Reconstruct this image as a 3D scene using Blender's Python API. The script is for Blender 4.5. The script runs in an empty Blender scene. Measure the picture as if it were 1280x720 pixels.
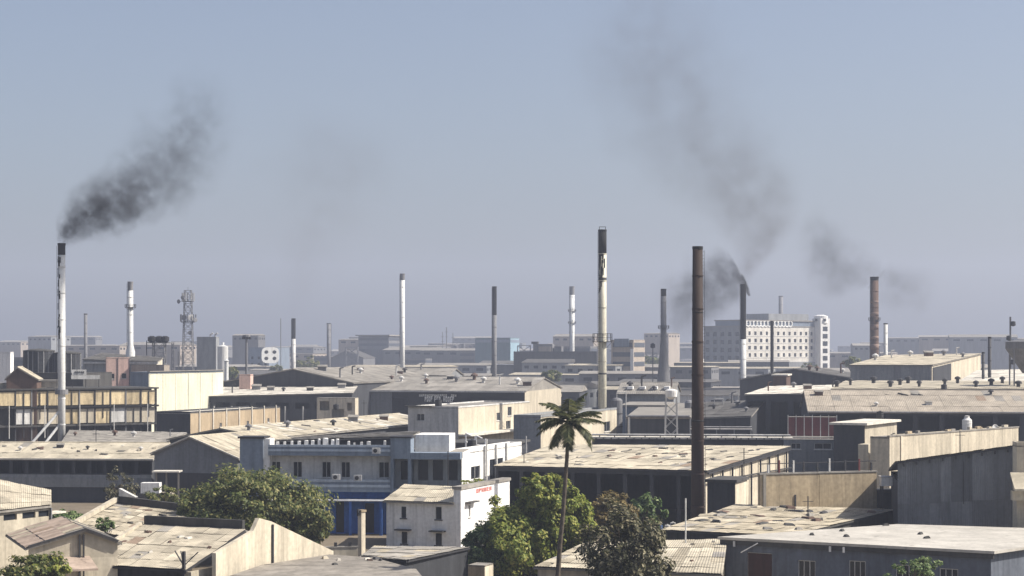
import bpy, math, random
import numpy as np
from mathutils import Vector, Matrix

random.seed(7)
rng = np.random.default_rng(7)
SC = bpy.context.scene
COL = SC.collection
R = math.radians

# ------------------------------------------------------------------ camera, sky, sun, exposure
F, HZ, H = 2389.0, 436.0, 20.0            # focal length in photo pixels, horizon row, eye height (m)
cam = bpy.data.cameras.new('camera')
cam.sensor_width = 36.0
cam.lens = F / 1280.0 * 36.0
cam.shift_y = (HZ - 360.0) / 1280.0
cam.clip_start, cam.clip_end = 1.0, 20000.0
co = bpy.data.objects.new('camera', cam)
COL.objects.link(co)
co.location = (0, 0, H)
co.rotation_euler = (R(90), 0, 0)
SC.camera = co

SUN_AZ = R(93)                             # measured clockwise from the view direction (+Y)
SUN_EL = R(44)
world = bpy.data.worlds.new('World')
SC.world = world
world.use_nodes = True
wn = world.node_tree
wn.nodes.clear()
wo = wn.nodes.new('ShaderNodeOutputWorld')
bg = wn.nodes.new('ShaderNodeBackground')
sky = wn.nodes.new('ShaderNodeTexSky')
sky.sky_type = 'NISHITA'
sky.sun_disc = False
sky.sun_elevation = SUN_EL
sky.sun_rotation = SUN_AZ
sky.air_density = 0.9
sky.dust_density = 2.9
sky.ozone_density = 2.5
bg.inputs['Strength'].default_value = 0.086
smog = wn.nodes.new('ShaderNodeHueSaturation')      # smog greys the whole sky evenly
smog.inputs['Saturation'].default_value = 0.84
smog.inputs['Hue'].default_value = 0.505
wn.links.new(sky.outputs[0], smog.inputs['Color'])
wn.links.new(smog.outputs[0], bg.inputs['Color'])
wn.links.new(bg.outputs[0], wo.inputs['Surface'])

sl = bpy.data.lights.new('sun', 'SUN')
sl.energy = 5.0
sl.angle = R(0.5)
sl.color = (1.0, 0.93, 0.82)
so = bpy.data.objects.new('sun', sl)
COL.objects.link(so)
sdir = Vector((math.sin(SUN_AZ) * math.cos(SUN_EL), math.cos(SUN_AZ) * math.cos(SUN_EL), math.sin(SUN_EL)))
so.rotation_euler = sdir.to_track_quat('Z', 'Y').to_euler()
so.location = (60, -20, 90)

vs = SC.view_settings
vs.view_transform = 'Standard'
vs.look = 'None'
vs.exposure = 0.62
vs.gamma = 1.0
SC.cycles.use_denoising = True
SC.cycles.max_bounces = 5
SC.cycles.diffuse_bounces = 3
SC.cycles.volume_bounces = 0
SC.cycles.volume_step_rate = 0.6
SC.cycles.volume_max_steps = 96

# ------------------------------------------------------------------ materials
MATS = {}
def mat(name, col, var=0.25, rough=0.9, stain=0.35, stain_col=None, scale=0.5, streak=True, metal=0.0,
        objvar=0.12, spots=0.0, bump=0.0, fine=3.0, isl=0.0, runs=0.33):
    """Procedural surface: base colour, broad blotches, vertical weather streaks, a change from piece to piece."""
    if name in MATS:
        return MATS[name]
    m = bpy.data.materials.new(name)
    m.use_nodes = True
    nt = m.node_tree
    N, L = nt.nodes, nt.links
    bs = N['Principled BSDF']
    bs.inputs['Roughness'].default_value = rough
    bs.inputs['Metallic'].default_value = metal
    bs.inputs['Specular IOR Level'].default_value = 0.25
    geo = N.new('ShaderNodeNewGeometry')
    mp = N.new('ShaderNodeMapping')
    mp.inputs['Scale'].default_value = (scale, scale, scale * (0.22 if streak else 1.0))
    L.new(geo.outputs['Position'], mp.inputs['Vector'])
    n1 = N.new('ShaderNodeTexNoise')
    n1.inputs['Scale'].default_value = 1.0
    n1.inputs['Detail'].default_value = 5.0
    n1.inputs['Roughness'].default_value = 0.65
    L.new(mp.outputs[0], n1.inputs['Vector'])
    r1 = N.new('ShaderNodeValToRGB')
    r1.color_ramp.elements[0].position = 0.38
    r1.color_ramp.elements[1].position = 0.68
    sc = stain_col or tuple(c * 0.35 for c in col)
    r1.color_ramp.elements[0].color = (1, 1, 1, 1)
    r1.color_ramp.elements[1].color = (0, 0, 0, 1)
    L.new(n1.outputs['Fac'], r1.inputs['Fac'])
    mu = N.new('ShaderNodeMath'); mu.operation = 'MULTIPLY'
    mu.inputs[1].default_value = stain
    L.new(r1.outputs['Color'], mu.inputs[0])
    mix = N.new('ShaderNodeMix'); mix.data_type = 'RGBA'
    mix.inputs['A'].default_value = (*col, 1)
    mix.inputs['B'].default_value = (*sc, 1)
    L.new(mu.outputs[0], mix.inputs['Factor'])
    n2 = N.new('ShaderNodeTexNoise')
    n2.inputs['Scale'].default_value = fine
    n2.inputs['Detail'].default_value = 4.0
    L.new(geo.outputs['Position'], n2.inputs['Vector'])
    oi = N.new('ShaderNodeObjectInfo')
    mr = N.new('ShaderNodeMapRange')
    mr.inputs['To Min'].default_value = 1.0 - var
    mr.inputs['To Max'].default_value = 1.0 + var
    L.new(n2.outputs['Fac'], mr.inputs['Value'])
    mo = N.new('ShaderNodeMapRange')
    mo.inputs['To Min'].default_value = 1.0 - objvar
    mo.inputs['To Max'].default_value = 1.0 + objvar
    L.new(oi.outputs['Random'], mo.inputs['Value'])
    mm = N.new('ShaderNodeMath'); mm.operation = 'MULTIPLY'
    L.new(mr.outputs[0], mm.inputs[0]); L.new(mo.outputs[0], mm.inputs[1])
    last = mm.outputs[0]
    if spots > 0:
        n3 = N.new('ShaderNodeTexNoise')
        n3.inputs['Scale'].default_value = 0.9
        n3.inputs['Detail'].default_value = 3.0
        L.new(geo.outputs['Position'], n3.inputs['Vector'])
        m3 = N.new('ShaderNodeMapRange')
        m3.inputs['From Min'].default_value = 0.62
        m3.inputs['From Max'].default_value = 0.70
        m3.inputs['To Min'].default_value = 1.0
        m3.inputs['To Max'].default_value = 1.0 - spots
        L.new(n3.outputs['Fac'], m3.inputs['Value'])
        m4 = N.new('ShaderNodeMath'); m4.operation = 'MULTIPLY'
        L.new(last, m4.inputs[0]); L.new(m3.outputs[0], m4.inputs[1])
        last = m4.outputs[0]
    hs = N.new('ShaderNodeVectorMath'); hs.operation = 'SCALE'
    L.new(mix.outputs['Result'], hs.inputs[0]); L.new(last, hs.inputs['Scale'])
    L.new(hs.outputs[0], bs.inputs['Base Color'])
    if streak and runs > 0:       # narrow runs of dirt washed down the face
        m5 = N.new('ShaderNodeMapping'); m5.inputs['Scale'].default_value = (1.9, 1.9, 0.10)
        L.new(geo.outputs['Position'], m5.inputs['Vector'])
        n5 = N.new('ShaderNodeTexNoise'); n5.inputs['Scale'].default_value = 1.0; n5.inputs['Detail'].default_value = 4.0; n5.inputs['Roughness'].default_value = 0.7
        L.new(m5.outputs[0], n5.inputs['Vector'])
        r5 = N.new('ShaderNodeMapRange'); r5.inputs['From Min'].default_value = 0.50; r5.inputs['From Max'].default_value = 0.72
        r5.inputs['To Min'].default_value = 1.0; r5.inputs['To Max'].default_value = 1.0 - runs
        L.new(n5.outputs['Fac'], r5.inputs['Value'])
        x5 = N.new('ShaderNodeMath'); x5.operation = 'MULTIPLY'; L.new(last, x5.inputs[0]); L.new(r5.outputs[0], x5.inputs[1]); L.new(x5.outputs[0], hs.inputs['Scale']); last = x5.outputs[0]
    if isl > 0:                   # change from sheet to sheet
        r6 = N.new('ShaderNodeMapRange'); r6.inputs['To Min'].default_value = 1.0 - isl; r6.inputs['To Max'].default_value = 1.0 + isl
        L.new(geo.outputs['Random Per Island'], r6.inputs['Value'])
        x6 = N.new('ShaderNodeMath'); x6.operation = 'MULTIPLY'; L.new(last, x6.inputs[0]); L.new(r6.outputs[0], x6.inputs[1]); L.new(x6.outputs[0], hs.inputs['Scale'])
    if bump > 0:
        b = N.new('ShaderNodeBump')
        b.inputs['Strength'].default_value = bump
        b.inputs['Distance'].default_value = 0.05
        L.new(n2.outputs['Fac'], b.inputs['Height'])
        L.new(b.outputs[0], bs.inputs['Normal'])
    MATS[name] = m
    return m

def leafmat(name, c0, c1, c2):
    m = bpy.data.materials.new(name)
    m.use_nodes = True
    N, L = m.node_tree.nodes, m.node_tree.links
    bs = N['Principled BSDF']
    bs.inputs['Roughness'].default_value = 0.55
    bs.inputs['Specular IOR Level'].default_value = 0.3
    g = N.new('ShaderNodeNewGeometry')
    r = N.new('ShaderNodeValToRGB')
    r.color_ramp.elements[0].color = (*c0, 1)
    r.color_ramp.elements[1].color = (*c2, 1)
    e = r.color_ramp.elements.new(0.55); e.color = (*c1, 1)
    L.new(g.outputs['Random Per Island'], r.inputs['Fac'])
    L.new(r.outputs[0], bs.inputs['Base Color'])
    tr = N.new('ShaderNodeBsdfTranslucent')
    L.new(r.outputs[0], tr.inputs['Color'])
    mx = N.new('ShaderNodeMixShader'); mx.inputs[0].default_value = 0.45
    L.new(bs.outputs[0], mx.inputs[1]); L.new(tr.outputs[0], mx.inputs[2])
    L.new(mx.outputs[0], N['Material Output'].inputs['Surface'])
    return m

TAN = mat('asbestos_roof_tan', (0.53, 0.475, 0.37), stain=0.55, spots=0.4, scale=0.35, streak=False, objvar=0.10)
TAN2 = mat('asbestos_roof_grey', (0.46, 0.41, 0.32), stain=0.5, spots=0.4, scale=0.4, streak=False, objvar=0.14)
DIRTY = mat('dusty_litter_roof', (0.42, 0.37, 0.28), stain=0.6, spots=0.6, scale=0.8, streak=False, objvar=0.15)
GREYR = mat('grey_sheet_roof', (0.30, 0.28, 0.25), stain=0.5, spots=0.3, scale=0.3, streak=False, isl=.18)
DARKR = mat('sooty_sheet_roof', (0.12, 0.115, 0.11), stain=0.5, scale=0.4, streak=False, isl=.25)
RUSTY = mat('rusted_sheet', (0.28, 0.21, 0.155), stain=0.5, scale=0.8, streak=False)
WROOF = mat('pale_sheet_roof', (0.66, 0.62, 0.54), stain=0.5, scale=0.4, streak=False, isl=.12, spots=.3)
CONC = mat('weathered_concrete', (0.30, 0.28, 0.25), stain=0.5, scale=0.6)
DCONC = mat('sooty_concrete', (0.085, 0.083, 0.08), stain=0.6, scale=0.6)
GREYW = mat('grey_plaster', (0.26, 0.27, 0.28), stain=0.4, scale=0.5)
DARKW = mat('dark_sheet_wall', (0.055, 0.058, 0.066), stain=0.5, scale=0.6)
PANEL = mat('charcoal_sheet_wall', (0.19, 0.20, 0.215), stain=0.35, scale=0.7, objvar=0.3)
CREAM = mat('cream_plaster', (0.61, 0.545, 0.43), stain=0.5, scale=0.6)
PALEY = mat('pale_yellow_plaster', (0.72, 0.70, 0.56), stain=0.3, scale=0.4)
WHITE = mat('white_paint', (0.80, 0.79, 0.77), stain=0.25, scale=0.5)
WHITED = mat('stained_white_paint', (0.62, 0.61, 0.59), stain=0.45, scale=0.7)
BLUEW = mat('blue_grey_paint', (0.21, 0.255, 0.32), stain=0.3, scale=0.5)
BLUE = mat('strong_blue_paint', (0.045, 0.14, 0.45), stain=0.4, scale=0.8)
PINK = mat('pink_paint', (0.62, 0.44, 0.38), stain=0.25, scale=0.5)
BRICK = mat('tan_brickwork', (0.42, 0.34, 0.23), stain=0.5, scale=0.8, var=0.35)
OCHRE = mat('stained_ochre_panel', (0.70, 0.57, 0.36), stain=0.75, scale=1.1, objvar=0.25, spots=.3)
RUST = mat('rusty_steel', (0.048, 0.03, 0.024), stain=0.5, scale=0.5, rough=0.75)
STEELW = mat('white_painted_steel', (0.72, 0.72, 0.70), stain=0.3, scale=0.8, rough=0.6)
STEELC = mat('cream_painted_steel', (0.60, 0.57, 0.46), stain=0.4, scale=0.8, rough=0.6)
STEELG = mat('grey_steel', (0.20, 0.20, 0.21), stain=0.4, scale=0.6, rough=0.7)
STEELB = mat('brown_steel', (0.14, 0.09, 0.07), stain=0.5, scale=0.6, rough=0.8)
SOOT = mat('soot_black', (0.022, 0.022, 0.023), stain=0.2, rough=0.95)
IRON = mat('dark_iron', (0.05, 0.05, 0.055), stain=0.3, rough=0.7)
GLASS = mat('dark_window_glass', (0.018, 0.021, 0.027), stain=0.1, rough=0.25, objvar=0.4)
BRONZE = mat('tinted_band_glass', (0.07, 0.08, 0.10), stain=0.2, rough=0.3)
TEAL = mat('teal_cladding', (0.11, 0.17, 0.20), stain=0.2, scale=0.4)
SKYBL = mat('light_blue_cladding', (0.26, 0.38, 0.46), stain=0.2)
FARW = mat('distant_grey_wall', (0.17, 0.17, 0.175), stain=0.3, scale=0.2)
FART = mat('distant_tan_wall', (0.36, 0.31, 0.26), stain=0.3, scale=0.2)
RED = mat('red_paint', (0.55, 0.17, 0.15), stain=0.2)
REDD = mat('faded_red_sheet', (0.16, 0.05, 0.05), stain=0.5)
DOORM = mat('brown_door', (0.07, 0.035, 0.028), stain=0.4)
LETTER = mat('white_lettering', (0.78, 0.78, 0.76), stain=0.1)
BARK = mat('bark', (0.11, 0.085, 0.06), stain=0.5, scale=2.0)
PTRUNK = mat('palm_bark', (0.11, 0.09, 0.07), stain=0.5, scale=3.0)
GROUND = mat('dusty_ground', (0.20, 0.165, 0.12), stain=0.5, scale=0.15, streak=False, bump=0.3)
ROAD = mat('worn_asphalt', (0.06, 0.058, 0.055), stain=0.4, scale=0.3, streak=False)
PVC = mat('black_tank_plastic', (0.03, 0.03, 0.033), stain=0.3, rough=0.5)
LEAF_A = leafmat('leaf_olive', (0.035, 0.055, 0.014), (0.12, 0.15, 0.042), (0.36, 0.33, 0.13))
LEAF_B = leafmat('leaf_bright_green', (0.07, 0.11, 0.018), (0.25, 0.30, 0.055), (0.46, 0.43, 0.12))
LEAF_C = leafmat('leaf_dark_dusty', (0.02, 0.024, 0.009), (0.06, 0.062, 0.022), (0.40, 0.36, 0.24))
LEAF_D = leafmat('leaf_brownish', (0.07, 0.06, 0.02), (0.20, 0.15, 0.06), (0.32, 0.25, 0.10))
LEAF_G = leafmat('leaf_fresh_green', (0.03, 0.065, 0.018), (0.10, 0.17, 0.045), (0.36, 0.42, 0.20))
LEAF_P = leafmat('leaf_palm', (0.03, 0.042, 0.018), (0.085, 0.10, 0.038), (0.19, 0.19, 0.09))

# ------------------------------------------------------------------ basic helpers
def zrow(py, d): return H - (py - HZ) * d / F
def drow(py, z): return (H - z) * F / (py - HZ)
def PD(px, py, d): return Vector(((px - 640) * d / F, d, zrow(py, d)))

def tag(o, label=None, cat=None, group=None, kind=None):
    if label: o['label'] = label
    if cat: o['category'] = cat
    if group: o['group'] = group
    if kind: o['kind'] = kind
    return o

def mk(name, verts, faces, material, parent=None, smooth=False):
    me = bpy.data.meshes.new(name)
    me.from_pydata([tuple(v) for v in verts], [], faces)
    me.materials.append(material)
    if smooth:
        me.polygons.foreach_set('use_smooth', [True] * len(me.polygons))
    me.update()
    o = bpy.data.objects.new(name, me)
    COL.objects.link(o)
    if parent is not None:
        o.parent = parent
    return o

def inst(name, me, parent, loc, rotz=0.0, scale=None):
    o = bpy.data.objects.new(name, me)
    COL.objects.link(o)
    o.parent = parent
    o.location = loc
    o.rotation_euler = (0, 0, rotz)
    if scale: o.scale = scale
    return o

def empty(name, loc, rz=0.0):
    o = bpy.data.objects.new(name, None)
    COL.objects.link(o)
    o.location = loc
    o.rotation_euler = (0, 0, rz)
    o.empty_display_size = 0.5
    return o

BOXF = [(0, 3, 2, 1), (4, 5, 6, 7), (0, 1, 5, 4), (1, 2, 6, 5), (2, 3, 7, 6), (3, 0, 4, 7)]
class MB:
    """collects solid pieces of ONE part"""
    def __init__(s): s.v = []; s.f = []
    def add(s, vs, fs):
        n = len(s.v); s.v += [tuple(v) for v in vs]; s.f += [tuple(i + n for i in f) for f in fs]; return s
    def box(s, x0, x1, y0, y1, z0, z1):
        return s.add([(x0, y0, z0), (x1, y0, z0), (x1, y1, z0), (x0, y1, z0), (x0, y0, z1), (x1, y0, z1), (x1, y1, z1), (x0, y1, z1)], BOXF)
    def hexa(s, bot, top): return s.add(list(bot) + list(top), BOXF)
    def bar(s, p, q, t, n=4):
        p, q = Vector(p), Vector(q); d = (q - p).normalized()
        up = Vector((0, 0, 1)) if abs(d.z) < 0.9 else Vector((1, 0, 0))
        a = d.cross(up).normalized(); b = d.cross(a)
        ring = lambda c, r: [c + (a * math.cos(2 * math.pi * (k + .5) / n) + b * math.sin(2 * math.pi * (k + .5) / n)) * r for k in range(n)]
        vs = ring(p, t) + ring(q, t)
        fs = [(k, (k + 1) % n, n + (k + 1) % n, n + k) for k in range(n)] + [tuple(range(n))[::-1], tuple(range(n, 2 * n))]
        return s.add(vs, fs)
    def lathe(s, prof, n=20, c=(0, 0)):
        vs = []; fs = []
        for r, z in prof:
            vs += [(c[0] + r * math.cos(2 * math.pi * k / n), c[1] + r * math.sin(2 * math.pi * k / n), z) for k in range(n)]
        for i in range(len(prof) - 1):
            fs += [(i * n + k, i * n + (k + 1) % n, (i + 1) * n + (k + 1) % n, (i + 1) * n + k) for k in range(n)]
        fs += [tuple(range(n))[::-1], tuple(range((len(prof) - 1) * n, len(prof) * n))]
        return s.add(vs, fs)
    def build(s, name, m, parent=None, smooth=False): return mk(name, s.v, s.f, m, parent, smooth)

def lerp(a, b, t): return a + (b - a) * t

# ------------------------------------------------------------------ buildings
WIN_CACHE = {}
ROOFS = {}
def win_mesh(w, h, mul, fm):
    k = (round(w, 2), round(h, 2), mul, fm.name)
    if k not in WIN_CACHE:
        t = 0.07
        b = MB()
        b.box(-w / 2, w / 2, -.03, .06, 0, t); b.box(-w / 2, w / 2, -.03, .06, h - t, h)
        b.box(-w / 2, -w / 2 + t, -.028, .058, t, h - t); b.box(w / 2 - t, w / 2, -.028, .058, t, h - t)
        b.box(-w / 2 - .12, w / 2 + .12, -.22, .03, -.1, -.004)
        for i in range(1, mul):
            x = -w / 2 + w * i / mul
            b.box(x - .03, x + .03, -.025, .055, t, h - t)
        me = bpy.data.meshes.new('window_frame'); me.from_pydata(b.v, [], b.f); me.materials.append(fm); me.update()
        b = MB(); b.box(-w / 2 + .02, w / 2 - .02, .0, .02, .02, h - .02)
        mp_ = bpy.data.meshes.new('pane'); mp_.from_pydata(b.v, [], b.f); mp_.materials.append(GLASS); mp_.update()
        WIN_CACHE[k] = (me, mp_)
    return WIN_CACHE[k]

class Bld:
    """A building in its own frame: a along the front (u), b towards the back (v), z up; origin at the front-left corner on the ground."""
    def __init__(s, name, label, cat, px, d, ang=-20, group=None, z0=0.0):
        s.ang = R(ang)
        s.O = Vector(((px - 640) * d / F, d, z0))
        s.u = Vector((math.cos(s.ang), math.sin(s.ang), 0)); s.v = Vector((-math.sin(s.ang), math.cos(s.ang), 0))
        s.r = tag(empty(name, s.O, s.ang), label, cat, group)
        s.z0 = z0
    def P(s, a, b): return s.O + s.u * a + s.v * b
    def A(s, px, b=0.0):
        k = (px - 640) / F; P = s.O + s.v * b
        return (k * P.y - P.x) / (s.u.x - k * s.u.y)
    def B(s, px, a=0.0):
        k = (px - 640) / F; P = s.O + s.u * a
        return (k * P.y - P.x) / (s.v.x - k * s.v.y)
    def Z(s, py, a=0.0, b=0.0): return zrow(py, s.P(a, b).y) - s.z0
    def L(s, px, py, d):
        p = PD(px, py, d) - s.O
        return Vector((p.dot(s.u), p.dot(s.v), p.z))
    def box(s, name, a0, a1, b0, b1, z0, z1, m, parent=None):
        return MB().box(a0, a1, b0, b1, z0, z1).build(name, m, parent or s.r)
    def wall(s, side, lo, hi, z0, z1, off, m, holes=(), mul=2, fm=None, topz=None, frame=True, deep=0.18, name='wall', wname='window'):
        """wall with real openings; holes (c, z, w, h): centre along the wall, sill height, size. topz(t) gives a sloping top."""
        fm = fm or WHITED
        if side == 'F': M = lambda t, dep, z: (t, off + dep, z)
        elif side == 'K': M = lambda t, dep, z: (t, off - dep, z)
        elif side == 'R': M = lambda t, dep, z: (off - dep, t, z)
        else: M = lambda t, dep, z: (off + dep, t, z)
        ts = sorted(set([lo, hi] + [round(c + k * w / 2, 4) for c, z, w, h in holes for k in (-1, 1)]))
        zs = sorted(set([z0, z1] + [round(zz, 4) for c, z, w, h in holes for zz in (z, z + h)]))
        vs, fs = [], []
        def q(*p):
            n = len(vs); vs.extend(p); fs.append((n, n + 1, n + 2, n + 3))
        for i in range(len(ts) - 1):
            for j in range(len(zs) - 1):
                tc, zc = (ts[i] + ts[i + 1]) / 2, (zs[j] + zs[j + 1]) / 2
                if any(abs(tc - c) < w / 2 and z < zc < z + h for c, z, w, h in holes): continue
                za, zb = zs[j + 1], zs[j + 1]
                if topz and j == len(zs) - 2: za, zb = topz(ts[i]), topz(ts[i + 1])
                q(M(ts[i], 0, zs[j]), M(ts[i + 1], 0, zs[j]), M(ts[i + 1], 0, zb), M(ts[i], 0, za))
        for c, z, w, h in holes:
            a, b = c - w / 2, c + w / 2
            for (p, r) in (((a, z), (b, z)), ((b, z), (b, z + h)), ((b, z + h), (a, z + h)), ((a, z + h), (a, z))):
                q(M(p[0], 0, p[1]), M(r[0], 0, r[1]), M(r[0], deep, r[1]), M(p[0], deep, p[1]))
        o = mk(name, vs, fs, m, s.r)
        rz = {'F': 0, 'K': math.pi, 'R': math.pi / 2, 'L': -math.pi / 2}[side]
        for c, z, w, h in holes:
            wm, pm = win_mesh(w, h, mul, fm)
            if frame:
                f = inst(wname, wm, s.r, M(c, deep - .06, z), rz)
                inst('pane', pm, f, (0, .02, 0))
            elif frame is not None:      # None: an open bay
                inst(wname, pm, s.r, M(c, deep - .03, z), rz)
        return o
    def slab(s, name, quad, th, m, parent=None):
        q = [Vector(p) for p in quad]
        return MB().hexa([p - Vector((0, 0, th)) for p in q], q).build(name, m, parent or s.r)
    def roof(s, quad, m, sw=1.05, sl=2.5, joined=False, over=(0, 0, 0, 0), deckm=None, name='roof', alt=None, th=.14, amp=.028):
        """deck slab + lapped corrugated sheets; quad = front-left, front-right, back-right, back-left"""
        fl, fr, br, bl = [Vector(p) for p in quad]
        ef, er, eb, el = over
        U = (fr - fl).normalized(); V = (bl - fl).normalized()
        fl = fl - U * el - V * ef; fr = fr + U * er - V * ef; br = br + U * er + V * eb; bl = bl - U * el + V * eb
        dk = s.slab(name, [p - Vector((0, 0, .05)) for p in (fl, fr, br, bl)], th, deckm or CONC)
        ROOFS.setdefault(s.r.name, (s.r, (fl, fr, br, bl)))
        nu = max(1, round(((fr - fl).length + (br - bl).length) / 2 / sw)); nv = max(1, round((bl - fl).length / sl))
        K = 5
        big = MB()
        for j in range(nv):
            for i in range(nu):
                vs, fs = [], []
                lift = .02 * (j % 2) + random.uniform(0, .035) + .012 * (i % 2)
                tw = random.uniform(-.02, .02)
                for jj in (0, 1):
                    tv = (j + (jj if jj == 0 else 1.06)) / nv - (0 if jj else .0)
                    tv = min(tv, 1.0)
                    for k in range(2 * K + 1):
                        tu = (i + k / (2 * K)) / nu
                        p = (fl * (1 - tu) + fr * tu) * (1 - tv) + (bl * (1 - tu) + br * tu) * tv
                        p = p + Vector((0, 0, (amp if k % 2 else 0) + lift + tw * (k / (2 * K) - .5) * 2 + (.0 if jj else .02)))
                        vs.append(p)
                n = 2 * K + 1
                fs = [(k, k + 1, n + k + 1, n + k) for k in range(2 * K)]
                rx = random.random()
                mm = alt if (alt and rx < .18) else (RUSTY if rx > .99 else (GREYR if rx > .955 else m))
                if joined: big.add(vs, fs)
                else: mk('roof_sheet', vs, fs, mm, dk)
        if joined:
            tag(big.build('roof_sheeting', m, dk), kind='stuff')
        return dk

def gridholes(lo, hi, n, z0, dz, rows, w, h, skip=()):
    return [(lerp(lo, hi, (i + .5) / n), z0 + r * dz, w, h) for r in range(rows) for i in range(n) if (i, r) not in skip]

def flat(name, label, cat, pxL, pxR, pxB, d, yt, ang=-20, wm=GREYW, rm=CONC, fw=(), rw=(), par=.5, group=None, zb=0.0, ztop=None,
         frame=True, over=0.0, mul=2, deckth=.3, rwm=None):
    """flat-roofed block; yt = photo row of its top at the front-left corner"""
    b = Bld(name, label, cat, pxL, d, ang, group)
    W = b.A(pxR); D = max(2.0, b.B(pxB, W)); zt = ztop if ztop else b.Z(yt)
    fh = fw(W, zt) if callable(fw) else fw
    rh = rw(D, zt) if callable(rw) else rw
    b.wall('F', 0, W, zb, zt, 0, wm, fh, mul=mul, frame=frame)
    b.wall('R', 0, D, zb, zt, W, rwm or wm, rh, mul=mul, frame=frame)
    b.wall('L', 0, D, zb, zt, 0, wm); b.wall('K', 0, W, zb, zt, D, wm)
    b.box('roof', -over, W + over, -over, D + over, zt - deckth if over else zt - .12, zt + (.0 if over else -.004), rm)
    if par:
        t = .22
        p = MB()
        p.box(0.003, W - .003, .003, t, zt, zt + par); p.box(.003, W - .003, D - t, D - .003, zt, zt + par)
        p.box(.004, t, t, D - t, zt, zt + par - .002); p.box(W - t, W - .004, t, D - t, zt, zt + par - .002)
        p.build('parapet', wm, b.r)
    b.W, b.D, b.zt = W, D, zt
    return b

def gable_u(name, label, cat, pxL, pxR, d, ye, yr, hd, ang=-20, wm=DARKW, rm=TAN, fw=(), rw=(), group=None, joined=False, frame=True,
            alt=None, sw=1.05, sl=2.5, back=True, endm=None, gabm=None, over=(.5, .3, 0, .3), mul=2, yref='L'):
    """shed with its ridge along the front: front slope seen. ye / yr = photo rows of eave and ridge (at the left end)"""
    b = Bld(name, label, cat, pxL, d, ang, group)
    W = b.A(pxR)
    a = 0 if yref == 'L' else W
    ze = b.Z(ye, a, 0); zr = b.Z(yr, a, hd)
    fh = fw(W, ze) if callable(fw) else fw
    rh = rw(2 * hd, ze) if callable(rw) else rw
    b.wall('F', 0, W, 0, ze - .1, 0, wm, fh, frame=frame, mul=mul)
    b.wall('K', 0, W, 0, ze - .1, 2 * hd, wm)
    tz = lambda t: ze - .12 + (zr - ze) * (1 - abs(t - hd) / hd)
    for sd, off in (('R', W), ('L', 0)):
        hs = list(rh) if sd == 'R' else []
        b.wall(sd, 0, 2 * hd, 0, ze - .12, off, endm or wm, hs, frame=frame, mul=mul)
        x0, x1 = (off - .15, off) if sd == 'R' else (off, off + .15)
        MB().add([(x0, 0, ze - .12), (x0, hd, zr - .12), (x0, 2 * hd, ze - .12), (x1, 0, ze - .12), (x1, hd, zr - .12), (x1, 2 * hd, ze - .12)],
                 [(0, 1, 2), (3, 5, 4), (0, 3, 4, 1), (1, 4, 5, 2), (2, 5, 3, 0)]).build('gable', gabm or endm or wm, b.r)
    b.roof([(0, 0, ze), (W, 0, ze), (W, hd, zr), (0, hd, zr)], rm, sw, sl, joined, over, alt=alt)
    if back:
        b.roof([(W, 2 * hd, ze), (0, 2 * hd, ze), (0, hd, zr), (W, hd, zr)], rm, sw * 3, sl * 3, True, over)
    MB().bar((-.2, hd, zr + .03), (W + .2, hd, zr + .03), .12, 6).build('ridge_cap', rm, b.r)
    b.W, b.D, b.ze, b.zr, b.hd = W, 2 * hd, ze, zr, hd
    return b

def gable_v(name, label, cat, pxL, pxA, pxR, d, yel, ya, yer, depth, ang=-20, wm=DARKW, rm=TAN, group=None, joined=False, alt=None,
            fw=(), sw=1.05, sl=2.5, frame=True):
    """shed with its gable towards the viewer, ridge running back"""
    b = Bld(name, label, cat, pxL, d, ang, group)
    W = b.A(pxR); m_ = b.A(pxA)
    zl, za, zr = b.Z(yel, 0), b.Z(ya, m_), b.Z(yer, W)
    zm = min(zl, zr)
    b.wall('F', 0, W, 0, zm, 0, wm, fw(W, zm) if callable(fw) else fw, frame=frame)
    MB().add([(0, 0, zm), (W, 0, zm), (W, 0, zr - .05), (m_, 0, za - .05), (0, 0, zl - .05), (0, .2, zm), (W, .2, zm), (W, .2, zr - .05), (m_, .2, za - .05), (0, .2, zl - .05)],
             [(0, 1, 2, 3, 4), (9, 8, 7, 6, 5), (1, 6, 7, 2), (2, 7, 8, 3), (3, 8, 9, 4), (4, 9, 5, 0)]).build('gable', wm, b.r)
    b.wall('R', 0, depth, 0, zr - .1, W, wm); b.wall('L', 0, depth, 0, zl - .1, 0, wm)
    b.wall('K', 0, W, 0, zm, depth, wm)
    # right slope: the "front" of the sheet grid is the eave, running back along v
    b.roof([(W, 0, zr), (W, depth, zr), (m_, depth, za), (m_, 0, za)], rm, sw, sl, joined, (.4, 0, 0, .35), alt=alt)
    b.roof([(0, depth, zl), (0, 0, zl), (m_, 0, za), (m_, depth, za)], rm, sw * 3, sl * 2, True, (.4, .35, 0, 0))
    MB().bar((m_, -.3, za + .03), (m_, depth, za + .03), .12, 6).build('ridge_cap', rm, b.r)
    b.W, b.D, b.zl, b.za, b.zr = W, depth, zl, za, zr
    return b

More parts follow.
